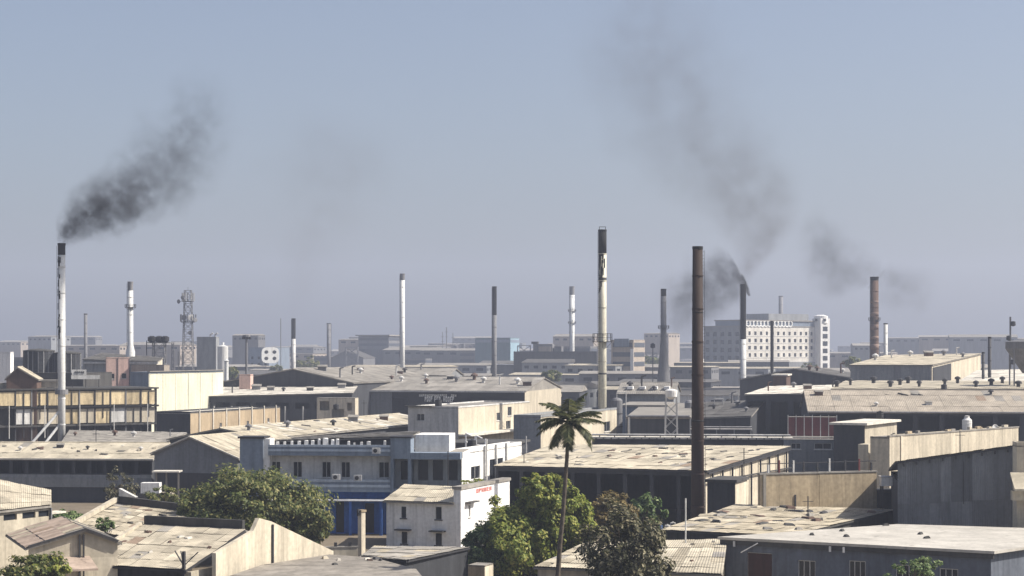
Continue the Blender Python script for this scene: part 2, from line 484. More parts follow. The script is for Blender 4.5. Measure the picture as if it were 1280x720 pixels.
def poly(name, label, cat, pts, wm, rm, sheets=True, zb=0.0, group=None, wms=None, over=(.35, .25, .2, .25), alt=None, sw=1.05, sl=2.4,
         deckm=None, fw=(), rw=(), joined=False, frame=True, mul=2, inset=0.0, fm=None):
    """four-cornered roof (front-left, front-right, back-right, back-left as photo column, row, distance) on walls down to the ground"""
    P = [PD(*p) for p in pts]
    e = P[1] - P[0]
    b = Bld(name, label, cat, pts[0][0], pts[0][2], math.degrees(math.atan2(e.y, e.x)), group)
    q = [b.L(*p) for p in pts]
    W = (q[1] - q[0]).x
    cen = (q[0] + q[1] + q[2] + q[3]) / 4
    w = [p + Vector(((cen.x - p.x), (cen.y - p.y), 0)).normalized() * inset for p in q]
    dz = .2
    zmin = min(w[0].z, w[1].z) - dz
    b.wall('F', w[0].x, w[1].x, zb, zmin, w[0].y, (wms or {}).get(0, wm), fw(W, zmin) if callable(fw) else fw, frame=frame, mul=mul, fm=fm,
           topz=lambda t: lerp(w[0].z, w[1].z, (t - w[0].x) / (w[1].x - w[0].x)) - dz)
    for i in (1, 2, 3):
        p, r = w[i], w[(i + 1) % 4]
        inw = ((w[(i + 2) % 4] - r) + (w[i - 1] - p)); inw.z = 0; inw = inw.normalized() * .2
        d3 = Vector((0, 0, dz))
        g = lambda v_: Vector((v_.x, v_.y, zb))
        MB().hexa([g(p), g(r), g(r + inw), g(p + inw)], [p - d3, r - d3, r - d3 + inw, p - d3 + inw]).build('wall', (wms or {}).get(i, wm), b.r)
    if sheets: b.dk = b.roof(q, rm, sw, sl, joined, over, alt=alt, deckm=deckm)
    else:
        b.dk = b.slab('roof', q, .22, rm); ROOFS.setdefault(b.r.name, (b.r, q))
    b.q, b.w, b.W = q, w, W
    return b

def lettering(b, lines, m=LETTER, name='lettering'):
    """rows of small raised marks on a wall: (side offset fn, lo, hi, z, height, count)"""
    for M, lo, hi, z, h, n in lines:
        rr = random.Random(int(abs(lo * 97 + z * 31)) + n)
        g = MB()
        w = (hi - lo) / n
        for i in range(n):
            if rr.random() < .1: continue
            t0 = lo + i * w; t1 = t0 + w * .72
            st = w * .22
            k = rr.randrange(4)
            segs = [(t0, t0 + st, z, z + h)]
            if k != 3: segs.append((t1 - st, t1, z + (h * .5 if k == 1 else 0), z + h))
            if k in (0, 1, 3): segs.append((t0 + st, t1 - (st if k != 3 else 0), z + h * .8, z + h))
            if k in (1, 2, 3): segs.append((t0 + st, t1 - (st if k != 3 else 0), z + h * .42, z + h * .6))
            if k in (0, 3): segs.append((t0 + st, t1 - (st if k != 3 else 0), z, z + h * .18))
            for (a, c, e, f_) in segs:
                g.hexa([M(a, .05, e), M(c, .05, e), M(c, 0, e), M(a, 0, e)], [M(a, .05, f_), M(c, .05, f_), M(c, 0, f_), M(a, 0, f_)])
        tag(g.build(name, m, b.r), kind='stuff')

# ------------------------------------------------------------------ chimneys
def chimney(label, px, d, yt, wpx, body, name='factory_chimney', cap=None, capm=SOOT, rings=(), platforms=(), taper=.0, ladder=True,
            flare=None, bands=(), group='factory chimneys', n=24, ladder_ang=200, bot=None):
    zt = zrow(yt, d); r = wpx * d / F / 2
    x = (px - 640) * d / F
    root = tag(empty(name, (x, d, 0)), label, 'chimney', group)
    rb = r * (1 + taper)
    rad = lambda z: lerp(rb, r, min(1, max(0, z / zt)))
    prof = []
    zc = zt - (cap or 0)
    if flare:
        prof += [(rb * flare[0], 0), (rb * flare[0], max(0, zrow(flare[2], d))), (rad(zrow(flare[1], d)), zrow(flare[1], d)), (rad(zc), zc)]
    else:
        prof += [(rb, 0), (rad(zc), zc)]
    MB().lathe(prof, n).build('shaft', body, root, True)
    if cap:
        MB().lathe([(r * 1.012, zc), (r * 1.012, zt - .35), (r * 1.1, zt - .33), (r * 1.1, zt), (r * .9, zt), (r * .9, zt - .5)], n).build('soot_cap', capm, root)
    else:
        MB().lathe([(r * 1.07, zt - .3), (r * 1.07, zt), (r * .85, zt + .003), (r * .85, zt - .3)], n).build('rim', SOOT, root)
    for zz in np.arange(zt * .12, zc - 1, max(2.5, zt / 9)):
        MB().lathe([(rad(zz) * 1.05 + .02, zz), (rad(zz) * 1.05 + .02, zz + .14)], n).build('flange', body, root)
    for y0, y1, bm in bands:
        za, zb_ = zrow(y1, d), zrow(y0, d)
        MB().lathe([(rad(za) * 1.015, za), (rad(zb_) * 1.015, zb_)], n).build('painted_band', bm, root, True)
    for yp, wp, hp in platforms:
        zp = zrow(yp, d); R_ = wp * d / F / 2; hr = hp * d / F
        pl = MB().lathe([(rad(zp) * .9, zp - .1), (R_, zp - .1), (R_, zp), (rad(zp) * .9, zp)], 16).build('platform', IRON, root)
        g = MB()
        pts = [Vector((R_ * .97 * math.cos(k * math.pi / 6), R_ * .97 * math.sin(k * math.pi / 6), 0)) for k in range(12)]
        tt = max(.05, .28 * d / F)
        for k in range(12):
            p, q = pts[k], pts[(k + 1) % 12]
            g.bar(p + Vector((0, 0, zp)), p + Vector((0, 0, zp + hr)), tt)
            for fz in (.5, 1.0):
                g.bar(p + Vector((0, 0, zp + hr * fz)), q + Vector((0, 0, zp + hr * fz)), tt * .8)
        g.build('railing', IRON, pl)
        g = MB()
        for k in range(0, 12, 3):
            p = pts[k] * .95; g.bar(p + Vector((0, 0, zp - .1)), (p.normalized() * rad(zp)) + Vector((0, 0, zp - hr * .8)), tt * .8)
        g.build('bracket', IRON, pl)
    if ladder:
        a = R(ladder_ang); e = Vector((math.cos(a), math.sin(a), 0)); t = Vector((-e.y, e.x, 0))
        g = MB(); rr = lambda z: rad(z) + .14
        st = max(.025, .16 * d / F)
        for sgn in (-1, 1):
            for z0, z1 in ((zt * .1, zt - .4),):
                g.bar(e * rr(z0) + t * .22 * sgn + Vector((0, 0, z0)), e * rr(z1) + t * .22 * sgn + Vector((0, 0, z1)), st)
        z = zt * .1
        while z < zt - .5:
            g.bar(e * rr(z) - t * .22 + Vector((0, 0, z)), e * rr(z) + t * .22 + Vector((0, 0, z)), st * .8)
            z += max(.35, 1.2 * d / F * 2.2)
        g.build('ladder', IRON, root)
    root['top'] = zt
    return root

# ------------------------------------------------------------------ ground
gm = MB().add([(-6000, -400, 0), (6000, -400, 0), (6000, 14000, 0), (-6000, 14000, 0)], [(0, 1, 2, 3)]).build('ground', GROUND)
tag(gm, 'dusty brown ground under the industrial town', kind='structure')
gm = MB().add([(-8, 100, .004), (-2, 100, .004), (46, 236, .004), (39, 238, .004)], [(0, 1, 2, 3)]).build('road', ROAD)
tag(gm, 'narrow asphalt lane between the nearest houses', kind='structure')

# ------------------------------------------------------------------ right foreground
# long low house under a flat roof
zx = 4.3
b = poly('flat_roofed_house', 'long low house under a pale flat roof at the bottom right', 'house',
         [(897, 671, drow(671, zx)), (1243, 689, drow(689, zx)), (1420, 664, drow(664, zx)), (1122, 655, drow(655, zx))], mat('slate_blue_plaster', (0.15, 0.17, 0.21), stain=.5, scale=.6), mat('grey_cement_roof', (.47, .445, .40), stain=.45, spots=.3, scale=.35, streak=False), sheets=False, inset=.7, mul=3,
         fw=lambda W, z: [(3.6, 0.0, 2.2, 3.1), (7.7, 1.2, 1.5, 1.5), (12.0, .9, 1.4, 2.0), (16.0, 1.1, 1.6, 1.7), (19.5, .9, 1.5, 1.8)])
# fascia beam and roof clutter
w0, w1 = b.q[0], b.q[1]
MB().box(w0.x + .15, w1.x - .1, w0.y + .12, w0.y + .3, zx - .62, zx - .24).build('fascia', DCONC, b.r)
for t in (.06, .42, .47):
    x = lerp(w0.x, w1.x, t)
    MB().box(x, x + .16, w0.y - .02, w0.y + .1, zx - .75, zx - .3).build('bracket', WHITE, b.r)
MB().bar((2.1, w0.y - .03, zx - 1.2), (3.6, w0.y - .03, zx - .35), .06).build('conduit', WHITE, b.r)
MB().box(2.55, 4.65, b.w[0].y + .06, b.w[0].y + .1, .05, 3.05).build('door', DOORM, b.r)
for (px, py) in ((1150, 668), (1158, 673), (1058, 671), (1107, 657), (1015, 669), (1052, 664)):
    p = PD(px, py, drow(py, zx))
    o = MB().hexa([(-.28, -.18, 0), (.3, -.2, 0), (.24, .2, 0), (-.25, .16, 0)], [(-.2, -.1, .16), (.18, -.13, .22), (.15, .1, .2), (-.16, .12, .14)]).build('rubble_lump', DCONC)
    o.location = (p.x, p.y, zx); o.rotation_euler.z = random.random() * 3
    tag(o, 'dark lump of rubble lying on the pale flat roof', 'rubble', 'rubble on the pale flat roof')

# littered roof behind it
b = poly('littered_shed', 'low shed with a littered dusty roof beside the brown chimney', 'shed',
         [(830, 662, 168), (985, 669, 163.5), (1118, 637, 189), (922, 631, 187)], DCONC, DIRTY, alt=TAN2, deckm=DCONC)
for i in range(34):
    tu, tv = random.random(), random.uniform(.1, .95)
    q = b.q
    p = (q[0] * (1 - tu) + q[1] * tu) * (1 - tv) + (q[3] * (1 - tu) + q[2] * tu) * tv
    w_, h_, l_ = random.uniform(.25, 1.1), random.uniform(.06, .28), random.uniform(.2, .6)
    o = MB().hexa([(-w_, -l_, 0), (w_, -l_ * .8, 0), (w_ * .9, l_, 0), (-w_ * .8, l_ * .9, 0)], [(-w_ * .8, -l_ * .7, h_), (w_ * .7, -l_ * .5, h_ * .8), (w_ * .7, l_ * .8, h_), (-w_ * .6, l_ * .6, h_ * .7)]).build('scrap_piece', random.choice([DCONC, IRON, CONC, TAN2, STEELB]))
    pw = b.O + b.u * p.x + b.v * p.y
    o.location = (pw.x, pw.y, p.z + .05); o.rotation_euler.z = random.random() * 3
    tag(o, 'scrap piece strewn over the littered shed roof', 'scrap', 'scrap strewn on the littered roof')

b = poly('tan_roof_shed', 'low tan roofed shed half hidden by the dark tree', 'shed',
         [(672, 708, 146), (900, 717, 141.5), (905, 674, 164), (735, 678, 162)], CREAM, TAN, alt=DIRTY)
# thin white post in front of the littered roof
o = MB().bar((0, 0, 0), (0, 0, 7.4), .06, 6).bar((-.12, 0, 2.3), (.12, 0, 2.3), .12, 6).build('post', STEELW)
p = PD(857, 636, 161); o.location = (p.x, p.y, p.z - 7.4 if p.z > 7.4 else 0)
tag(o, 'thin white post beside the littered shed roof', 'post')

# tan compound wall with bricks
b = Bld('compound_wall', 'tan brick compound wall behind the littered roof', 'wall', 950, 186, 20)
W = b.A(1096); zt = b.Z(593); z0 = 3.0
b.box('core', 0, W, .09, .4, 0, zt - .05, BRICK)
for i in range(2):
    b.box('wall_panel', W * i / 2 + .02, W * (i + 1) / 2 - .02, -.01 - .012 * (i % 2), .1, 0, zt - .1 - .03 * (i % 2), BRICK)
b.box('coping', -.06, W + .05, -.08, .46, zt - .05, zt + .1, CONC)
for i in range(9):
    a = W * (i + .5) / 9 + random.uniform(-.3, .3)
    b.box('stanchion', a, a + .16, .1, .24, zt + .1, zt + .1 + random.uniform(.7, 1.3), random.choice([WHITED, IRON, IRON, REDD]))
MB().bar((0, .17, zt + 1.0), (W, .17, zt + 1.05), .06).build('rail', IRON, b.r)
b.box('drain_pipe', W * .29, W * .29 + .14, -.12, 0.0, 4.2, 5.7, IRON)
b.box('buttress', .3, .6, -.16, .08, 0, zt - .06, CONC)

# small shed behind the brown chimney
b = flat('store_room', 'small dark store room with a cream side beside the brown chimney', 'shed', 884, 919, 934, 199, 599, -20, DARKW, DCONC, rwm=CREAM, par=0, over=.2)

# charcoal sheet-clad shed
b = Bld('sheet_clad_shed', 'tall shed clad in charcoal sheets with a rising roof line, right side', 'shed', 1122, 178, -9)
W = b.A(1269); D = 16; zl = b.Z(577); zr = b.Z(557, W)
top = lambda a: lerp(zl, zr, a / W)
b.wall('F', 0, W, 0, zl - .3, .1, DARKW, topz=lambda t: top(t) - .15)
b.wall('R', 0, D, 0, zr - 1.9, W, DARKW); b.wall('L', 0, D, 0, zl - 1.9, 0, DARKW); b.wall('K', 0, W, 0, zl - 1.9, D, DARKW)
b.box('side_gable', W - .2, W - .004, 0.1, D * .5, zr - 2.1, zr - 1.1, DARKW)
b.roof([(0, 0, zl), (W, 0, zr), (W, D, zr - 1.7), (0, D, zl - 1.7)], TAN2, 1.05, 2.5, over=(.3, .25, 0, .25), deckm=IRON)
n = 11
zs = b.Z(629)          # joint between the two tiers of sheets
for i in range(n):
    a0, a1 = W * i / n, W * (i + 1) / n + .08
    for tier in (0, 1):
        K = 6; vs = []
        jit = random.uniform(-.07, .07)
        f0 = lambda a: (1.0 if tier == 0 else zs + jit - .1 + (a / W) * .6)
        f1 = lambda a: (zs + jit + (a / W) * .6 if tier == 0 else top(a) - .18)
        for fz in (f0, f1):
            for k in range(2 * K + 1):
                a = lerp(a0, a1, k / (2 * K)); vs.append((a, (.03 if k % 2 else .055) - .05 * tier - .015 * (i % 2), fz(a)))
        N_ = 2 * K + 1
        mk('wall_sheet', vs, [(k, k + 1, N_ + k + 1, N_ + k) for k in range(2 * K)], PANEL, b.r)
for i in range(9):
    a = W * (i + .4) / 9
    b.box('rafter_end', a, a + .14, -.42, .05, top(a) - .5, top(a) - .2, IRON)
b.box('corner_trim', W - .12, W + .06, -.06, .06, 1, zr - .3, STEELG)
b.box('conduit', W * .56, W * .56 + .06, -.1, -.04, zs, zr - 1.5, IRON)
# annex at the very right edge
b = flat('cream_annex', 'cream annex cut by the right edge, beside the charcoal shed', 'house', 1271, 1340, 1350, 171, 557, -4, CREAM, CONC, par=.3)
q = b.Z(588); MB().hexa([(-.6, -2.2, q - 1.7), (9, -2.2, q - 1.7), (9, 0, q - .35), (-.6, 0, q - .35)], [(-.6, -2.2, q - 1.5), (9, -2.2, q - 1.5), (9, 0, q - .15), (-.6, 0, q - .15)]).build('canopy', TAN, b.r)
b.box('beam', -.6, 9, -1.2, -.3, q - 2.6, q - 1.75, CREAM)

# cream side wall slanting away, with tanks behind it
b = Bld('parapet_house', 'house with a long sunlit cream wall above the charcoal shed', 'house', 1112, 228, 50)
W = b.A(1273); zt = b.Z(546)
b.wall('F', 0, W, 0, zt, 0, CREAM); b.wall('R', 0, 2.6, 0, zt, W, CREAM); b.wall('L', 0, 2.6, 0, zt, 0, CREAM); b.wall('K', 0, W, 0, zt, 2.6, CREAM)
b.box('roof', 0, W, .05, 2.6, zt - .25, zt - .05, CONC)
b.box('coping', -.1, W + .1, -.08, .3, zt, zt + .16, CONC)
for i in range(14):
    a = random.uniform(1, W - 1); b.box('loose_block', a, a + random.uniform(.4, 1.2), .32, .7, zt - .05, zt + random.uniform(.15, .5), random.choice([CONC, BRICK, CREAM]))
b.box('pilaster', 2.6, 3.0, -.12, .02, 0, zt - .02, CREAM)
p = b.P(W * .66, 1.5)
tk = tag(empty('water_tank', (p.x, p.y, zt)), 'white ribbed water tank standing on the cream walled house', 'water tank')
MB().lathe([(.62, 0), (.62, .35), (.66, .4), (.62, .45), (.62, .85), (.66, .9), (.62, .95), (.62, 1.3), (.35, 1.55), (.3, 1.75), (.05, 1.78)], 18).build('tank_body', WHITE, tk)
MB().lathe([(.32, 1.72), (.32, 1.85), (.04, 1.9)], 14).build('lid', WHITED, tk)
p = b.P(W * .87, 1.2)
tk = tag(empty('satellite_dish', (p.x, p.y, zt)), 'small white dish on the cream walled house', 'satellite dish')
MB().lathe([(.05, 0), (.3, .06), (.5, .2), (.47, .21), (.27, .09), (.04, .03)], 16).build('reflector', WHITE, tk).rotation_euler = (R(75), 0, R(20))
MB().bar((0, .3, 0), (0, .1, .3), .04).build('mount', IRON, tk)

# dark box house with cream side
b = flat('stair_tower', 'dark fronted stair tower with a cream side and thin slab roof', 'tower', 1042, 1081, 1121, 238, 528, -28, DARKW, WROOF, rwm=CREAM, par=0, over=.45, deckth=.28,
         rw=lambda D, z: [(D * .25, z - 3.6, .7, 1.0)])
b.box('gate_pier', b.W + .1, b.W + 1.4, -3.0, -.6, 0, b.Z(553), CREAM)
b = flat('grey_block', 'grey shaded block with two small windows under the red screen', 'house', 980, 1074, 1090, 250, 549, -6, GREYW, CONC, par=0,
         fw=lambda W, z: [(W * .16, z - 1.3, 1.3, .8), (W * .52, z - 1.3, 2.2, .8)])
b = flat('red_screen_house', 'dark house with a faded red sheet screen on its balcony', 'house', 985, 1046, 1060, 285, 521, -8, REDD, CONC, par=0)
for i in range(7):
    a = b.W * i / 6; b.box('screen_post', a - .06, a + .06, -.12, -.02, 0, b.zt + .3, WHITED)
b.box('balcony_slab', -.3, b.W + .3, -.9, -.13, b.Z(545) - .25, b.Z(545), WROOF)
# small white tank between
p = PD(1111, 607, 190)
tk = tag(empty('loft_tank', (p.x, p.y, p.z)), 'white box tank on a dark stand left of the charcoal shed', 'water tank')
MB().box(-.85, .85, -.6, .6, 0, .85).build('tank_body', WHITE, tk)
MB().box(-.9, .9, -.65, .65, .852, .95).build('lid', WHITED, tk)
for sx in (-.7, .7):
    for sy in (-.5, .5): MB().box(sx - .07, sx + .07, sy - .07, sy + .07, -p.z, 0).build('leg', IRON, tk)
b = flat('dark_lean_to', 'dark lean-to in the gap left of the charcoal shed', 'shed', 1092, 1121, 1124, 193, 612, -8, DARKW, DCONC, par=0, over=.2)

# ------------------------------------------------------------------ centre: big tan roof
b = poly('broad_tan_shed', 'broad low shed under a worn tan sheet roof in the centre', 'shed',
         [(620, 582, 220.5), (882, 588, 211), (986, 558, 235), (692, 556, 243)], DARKW, TAN, alt=TAN2, wms={1: CREAM}, sl=3.2, sw=1.25, deckm=IRON, frame=None,
         fw=lambda W, z: [(W * (i + .5) / 8, .5, W / 8 - .45, z - .9) for i in range(8)])
zw = b.q[1]
for i in range(9):
    t = (i + .5) / 9; p = b.q[1].lerp(b.q[2], t)
    b.box('post', p.x + .15, p.x + .33, p.y - .1, p.y + .08, 0, p.z - .25, IRON)
MB().bar(b.q[1] + Vector((.3, 0, -.35)), b.q[2] + Vector((.3, 0, -.35)), .13).build('verge_beam', IRON, b.r)
MB().bar(b.q[1] + Vector((.3, 0, -1.3)), b.q[2] + Vector((.3, 0, -2.6)), .1).build('tie_beam', IRON, b.r)
for i in range(20):
    tu, tv = random.uniform(.3, .97), random.uniform(.15, .85); q = b.q
    p = (q[0] * (1 - tu) + q[1] * tu) * (1 - tv) + (q[3] * (1 - tu) + q[2] * tu) * tv
    w_ = random.uniform(.2, .6)
    o = MB().hexa([(-w_, -.16, 0), (w_, -.2, 0), (w_, .2, 0), (-w_, .15, 0)], [(-w_ * .8, -.1, .1), (w_ * .8, -.1, .16), (w_ * .7, .1, .14), (-w_ * .7, .1, .1)]).build('roof_debris', random.choice([IRON, DCONC, DCONC, STEELB]))
    pw = b.O + b.u * p.x + b.v * p.y; o.location = (pw.x, pw.y, p.z + .05); o.rotation_euler.z = random.uniform(.2, .9)
    tag(o, 'dark debris lying on the broad tan roof', 'debris', 'debris on the broad tan roof')

# long white-capped shed just behind it
b = flat('white_capped_shed', 'long dark shed with a pale pipe-lined roof edge behind the tan roof', 'shed', 740, 988, 992, 256, 546, -5, DARKW, WROOF, par=0, over=.35, deckth=.25)
for i in range(26):
    a = b.W * (i + .5) / 26
    b.box('rafter_end', a, a + .12, -.55, -.36, b.zt - .3, b.zt - .08, IRON)
MB().bar((0, -.1, b.zt + .3), (b.W, -.1, b.zt + .3), .13, 6).build('roof_pipe', WHITED, b.r)
for i in range(13):
    a = b.W * (i + .5) / 13; b.box('pipe_support', a - .07, a + .07, -.2, 0, b.zt, b.zt + .2, IRON)

# cream workshop block with grey front
b = flat('cream_workshop', 'long cream walled workshop with a grey front behind the palm', 'workshop', 642, 676, 771, 277, 521, -20, GREYW, CONC, rwm=CREAM, par=.3,
         rw=lambda D, z: [(D * .86, z - 3.4, 3.2, 1.6)])
b = flat('white_block', 'white block with a small blue window above the tan roofs', 'house', 510, 573, 662, 298, 509, -20, WHITED, CONC, rwm=CREAM, par=.2,
         fw=lambda W, z: [(W * .25, z - 2.1, 1.3, 1.1)], rw=lambda D, z: [(D * .54, z - 2.6, 1.8, 1.3), (D * .7, z - 2.0, 1.9, 1.5), (D * .68, z - 4.2, 2.2, 1.4)])  # front greyed for shade, side yellowed for sunlight: light put into the wall colours
b.box('slab_shade', -.4, b.W * .5, -.5, .3, b.zt + .1, b.zt + .28, DCONC)
b.box('canopy', b.W + .02, b.W + 2.0, 0, b.D, b.zt - 4.4, b.zt - 4.1, WROOF)
b = flat('dark_yard_shed', 'dark yard shed below the white block with cluttered front', 'shed', 556, 640, 660, 262, 553, -12, DARKW, DCONC, par=0, over=.3)

# ------------------------------------------------------------------ centre left: blue office block
b = Bld('blue_office', 'three storey office with blue-grey balconies and strong blue ground floor', 'office', 300, 207, -5)
W = b.A(576); aT = b.A(489); aT2 = b.A(514); a0 = b.A(336)
D = 9.0
z3 = b.Z(566, W / 2); z2a = b.Z(600, W / 2); z2b = b.Z(612, W / 2); z1 = b.Z(624, W / 2)
b.wall('F', a0, aT, z2a - .3, z3, .9, WHITED, [(b.A(px, .9), b.Z(598, W / 2), w, 1.75) for px, w in ((345, 1.0), (372, 1.0), (408, 1.0), (432, 1.0), (480, 1.15))])
b.wall('F', a0, aT, 0, z2a - .3, .9, BLUE, [(b.A(425, .9), .1, .9, 3.6), (b.A(462, .9), .1, 1.0, 3.2), (b.A(395, .9), .1, 1.2, 3.4)], frame=False, wname='doorway')
b.wall('R', .9, D, 0, z3, W, WHITE); b.wall('L', 0, D, 0, z3, 0, BLUEW); b.wall('K', 0, W, 0, z3, D, BLUEW)
b.box('roof', .02, W - .02, .92, D - .02, z3 - .15, z3 + .02, CONC)
def balcony(z_lo, z_hi, aa, ab, m):
    n = 4
    o = b.box('balcony', aa, ab, -.35, .88, z_lo - .22, z_lo, m)
    for i in range(n):
        zz = z_lo + (z_hi - z_lo) * i / n
        b.box('parapet_band', aa, ab, -.35 - .05 * (i % 2), -.2, zz + .003, zz + (z_hi - z_lo) / n, (BLUEW, mat('pale_blue_band', (.42, .48, .55), stain=.3))[i % 2 if i else 0], o)
balcony(b.Z(567, W / 2), b.Z(556, W / 2), a0, aT, BLUEW)
balcony(b.Z(612, W / 2), b.Z(599, W / 2), a0, aT, BLUEW)
b.box('canopy', a0, aT, -1.3, .9, z1 - .12, z1, WHITE)
for px in (401, 440, 478):
    a = b.A(px); b.box('column', a - .13, a + .13, -1.15, -.9, 0, z1 - .12, BLUE)
# left stair tower and central tower
zt = b.Z(548)
b.box('stair_tower', 0, b.A(329), -.1, 2.6, 0, zt, BLUEW)
b.box('stair_slab', -.2, b.A(331), -.3, 2.8, zt + .003, zt + .2, IRON)
b.box('stair_side', b.A(329) + .003, b.A(337), .1, 2.5, 0, zt - .05, WHITE)
zt = b.Z(547, aT)
b.box('centre_tower', aT, aT2, -.5, 2.2, z3 - .6, zt, BLUEW)
b.box('tower_slab', aT - .15, aT2 + .15, -.65, 2.4, zt + .003, zt + .15, IRON)
b.box('pier', aT - .02, aT + .3, -.5, .9, 0, z3 - .604, BLUEW); b.box('pier', aT2 - .3, aT2 + .02, -.5, .9, 0, z3 - .604, BLUEW)
b.wall('F', aT2 + .03, W - .01, 0, b.Z(568, W), 1.6, GREYW, [(lerp(aT2, W, t), z2a - .1, 1.1, 2.2) for t in (.2, .5, .8)], frame=False)
b.wall('F', aT + .3, aT2 - .3, 0, z3 - .6, 1.0, GREYW, [(lerp(aT, aT2, .62), z2a, .9, 2.0)], frame=False)
b.box('loggia_floor', aT + .3, W, -.4, 1.0, z2b - .1, z2b + .15, BLUEW)
b.box('loggia_eave', aT2 + .03, W, -.5, 1.7, b.Z(574, W), b.Z(566, W), BLUEW)
b.box('upper_room', aT2 + .06, b.A(558), 2.6, 8, z3 - .3, b.Z(545, W), WHITE)
# things standing along the roof of the office: white pieces in a row
for i, (px, w, h) in enumerate([(347, 5, 3), (356, 4, 3), (365, 4, 4), (374, 5, 4), (383, 6, 5), (391, 5, 5), (399, 4, 7), (407, 8, 8), (416, 5, 6), (422, 5, 7), (436, 4, 4), (443, 3, 2), (452, 4, 3), (461, 6, 4), (481, 4, 5)]):
    s_ = 204 / F
    p = b.P(b.A(px, 3.0), 3.0)
    o = MB().hexa([(-w * s_ / 2, -.2, 0), (w * s_ / 2, -.15, 0), (w * s_ / 2, .2, 0), (-w * s_ / 2, .15, 0)],
                  [(-w * s_ * .4, -.1, h * s_ + .75), (w * s_ * .45, -.12, h * s_ * .8 + .75), (w * s_ * .3, .1, h * s_ + .75), (-w * s_ * .35, .1, h * s_ * .9 + .75)]).build('white_sack', WHITE)
    o.location = (p.x, p.y, z3 + .02)
    tag(o, 'white bundle on the blue office roof, %s from the left of the row' % ('first second third fourth fifth sixth seventh eighth ninth tenth eleventh twelfth thirteenth fourteenth fifteenth'.split()[i]), 'bundle', 'white bundles on the office roof')
# small dark roof hall behind the office
b = poly('dark_hall', 'dark flat shed behind the blue office roof', 'shed', [(338, 551, 224), (512, 545, 220), (522, 539, 236), (400, 545, 240)], DARKW, DARKR, joined=True)

# white buildings right of the office
b = flat('white_parapet_house', 'white house with a sunlit parapet right of the blue office', 'house', 562, 579, 652, 217, 566, -20, WHITE, CONC, par=.4,
         rw=lambda D, z: [(D * .2, z - 3.2, 3.0, 1.5), (D * .55, z - 3.6, 4.6, 2.4)])
b.box('ledge', b.W + .01, b.W + .7, 0, b.D * .6, b.zt - 3.9, b.zt - 3.65, WHITE)
for bb in (.33, .52, .7): b.box('pilaster', b.W + .005, b.W + .25, b.D * bb, b.D * bb + .3, 0, b.zt + .5, WHITED)

b = poly('white_cottage', 'small white house with a tan lean-to roof and two small windows', 'house',
         [(483, 625, 192), (567, 628, 189), (574, 609, 199), (508, 606, 202)], WHITE, TAN, over=(.4, .1, .1, .3), mul=1, fm=IRON,
         fw=lambda W, z: [(W * .26, z - 1.55, .55, 1.15), (W * .78, z - 1.55, .65, 1.25), (W * .27, .5, .65, 1.2), (W * .78, .5, .7, 1.2)])
for t in (.27, .78): b.box('sun_shade', b.W * t - .8, b.W * t + .8, -.7, .02, 1.85, 1.98, DCONC)
b = flat('white_wall_house', 'white house wall facing the sun with faded red writing', 'house', 567, 576, 637, 189, 608, -20, WHITE, CONC, par=0, over=.12,
         rw=lambda D, z: [(D * .17, z - 3.2, .55, 1.2)])
MR = lambda t, dep, z, W=b.W: (W + dep, t, z)
lettering(b, [(MR, b.D * .3, b.D * .62, b.zt - .95, .42, 6)], RED)
b.box('sun_shade', b.W + .01, b.W + .6, b.D * .08, b.D * .26, b.zt - 1.75, b.zt - 1.62, DCONC)

# yard between
p = PD(452, 687, 172)
o = tag(empty('gate_pillar', (p.x, p.y, 0), R(48)), 'cream gate pillar standing before the blue ground floor', 'pillar')
zt = zrow(640, 172)
MB().box(-.24, .24, -.24, .24, 0, zt).build('shaft', CREAM, o); MB().box(-.31, .31, -.31, .31, zt + .003, zt + .2).build('cap', BRICK, o); MB().box(-.5, -.34, -.1, .1, zt - .35, zt + .3).build('bracket', IRON, o)
b = Bld('yard_wall', 'low cream yard wall leading to the gate pillar', 'wall', 402, 166, 10)
W = b.A(447); zt = b.Z(685); b.box('wall', 0, W, 0, .25, 0, zt, CREAM); b.box('coping', -.05, W + .04, -.05, .3, zt, zt + .1, CONC)
for t in (.35, .75): b.box('stub_post', W * t, W * t + .25, .02, .2, zt + .1, zt + .45, IRON)
b = poly('yard_roof', 'low grey sheet roof before the small white house', 'shed', [(452, 697, 152), (505, 700, 150), (585, 684, 165), (470, 683, 168)], DARKW, GREYR, alt=DIRTY, deckm=IRON)
MB().bar(b.q[0] + Vector((0, 0, .1)), b.q[1] + Vector((.5, 0, .0)), .1).build('eave_beam', IRON, b.r)
b = flat('brick_stump_house', 'tan wall end below the green tree at the bottom', 'house', 585, 606, 616, 158, 706, -20, BRICK, CONC, par=0, rwm=CREAM)

# ------------------------------------------------------------------ left foreground
b = Bld('gabled_house', 'house with a sheet roof and tall sunlit cream gable wall, bottom left', 'house', 110, 142.6, -24)
q = [b.L(110, 704, 142.6), b.L(230, 711, 139.2), b.L(303, 662, 153.4), b.L(180, 656, 157)]
b.roof(q, TAN2, 1.0, 2.4, over=(.4, .3, 0, .2), alt=TAN, deckm=IRON)
W = q[1].x
b.wall('F', .1, W - .1, 0, q[0].z - .3, .3, DARKW, [(W * .35, .6, 1.5, 1.4), (W * .75, .2, 1.0, 2.2)])
b.wall('L', .3, q[3].y, 0, q[0].z - .3, .1, CREAM)
b.wall('R', .3, q[2].y, 0, q[1].z - .3, W - .1, CREAM)
br_, bl_ = q[2], q[3]
MB().hexa([bl_ + Vector((0, 0, -1)), br_ + Vector((0, 0, -1)), br_ + Vector((0, .35, -1)), bl_ + Vector((0, .35, -1))],
          [bl_ + Vector((0, 0, .75)), br_ + Vector((0, 0, .75)), br_ + Vector((0, .35, .75)), bl_ + Vector((0, .35, .75))]).build('rear_parapet', DCONC, b.r)
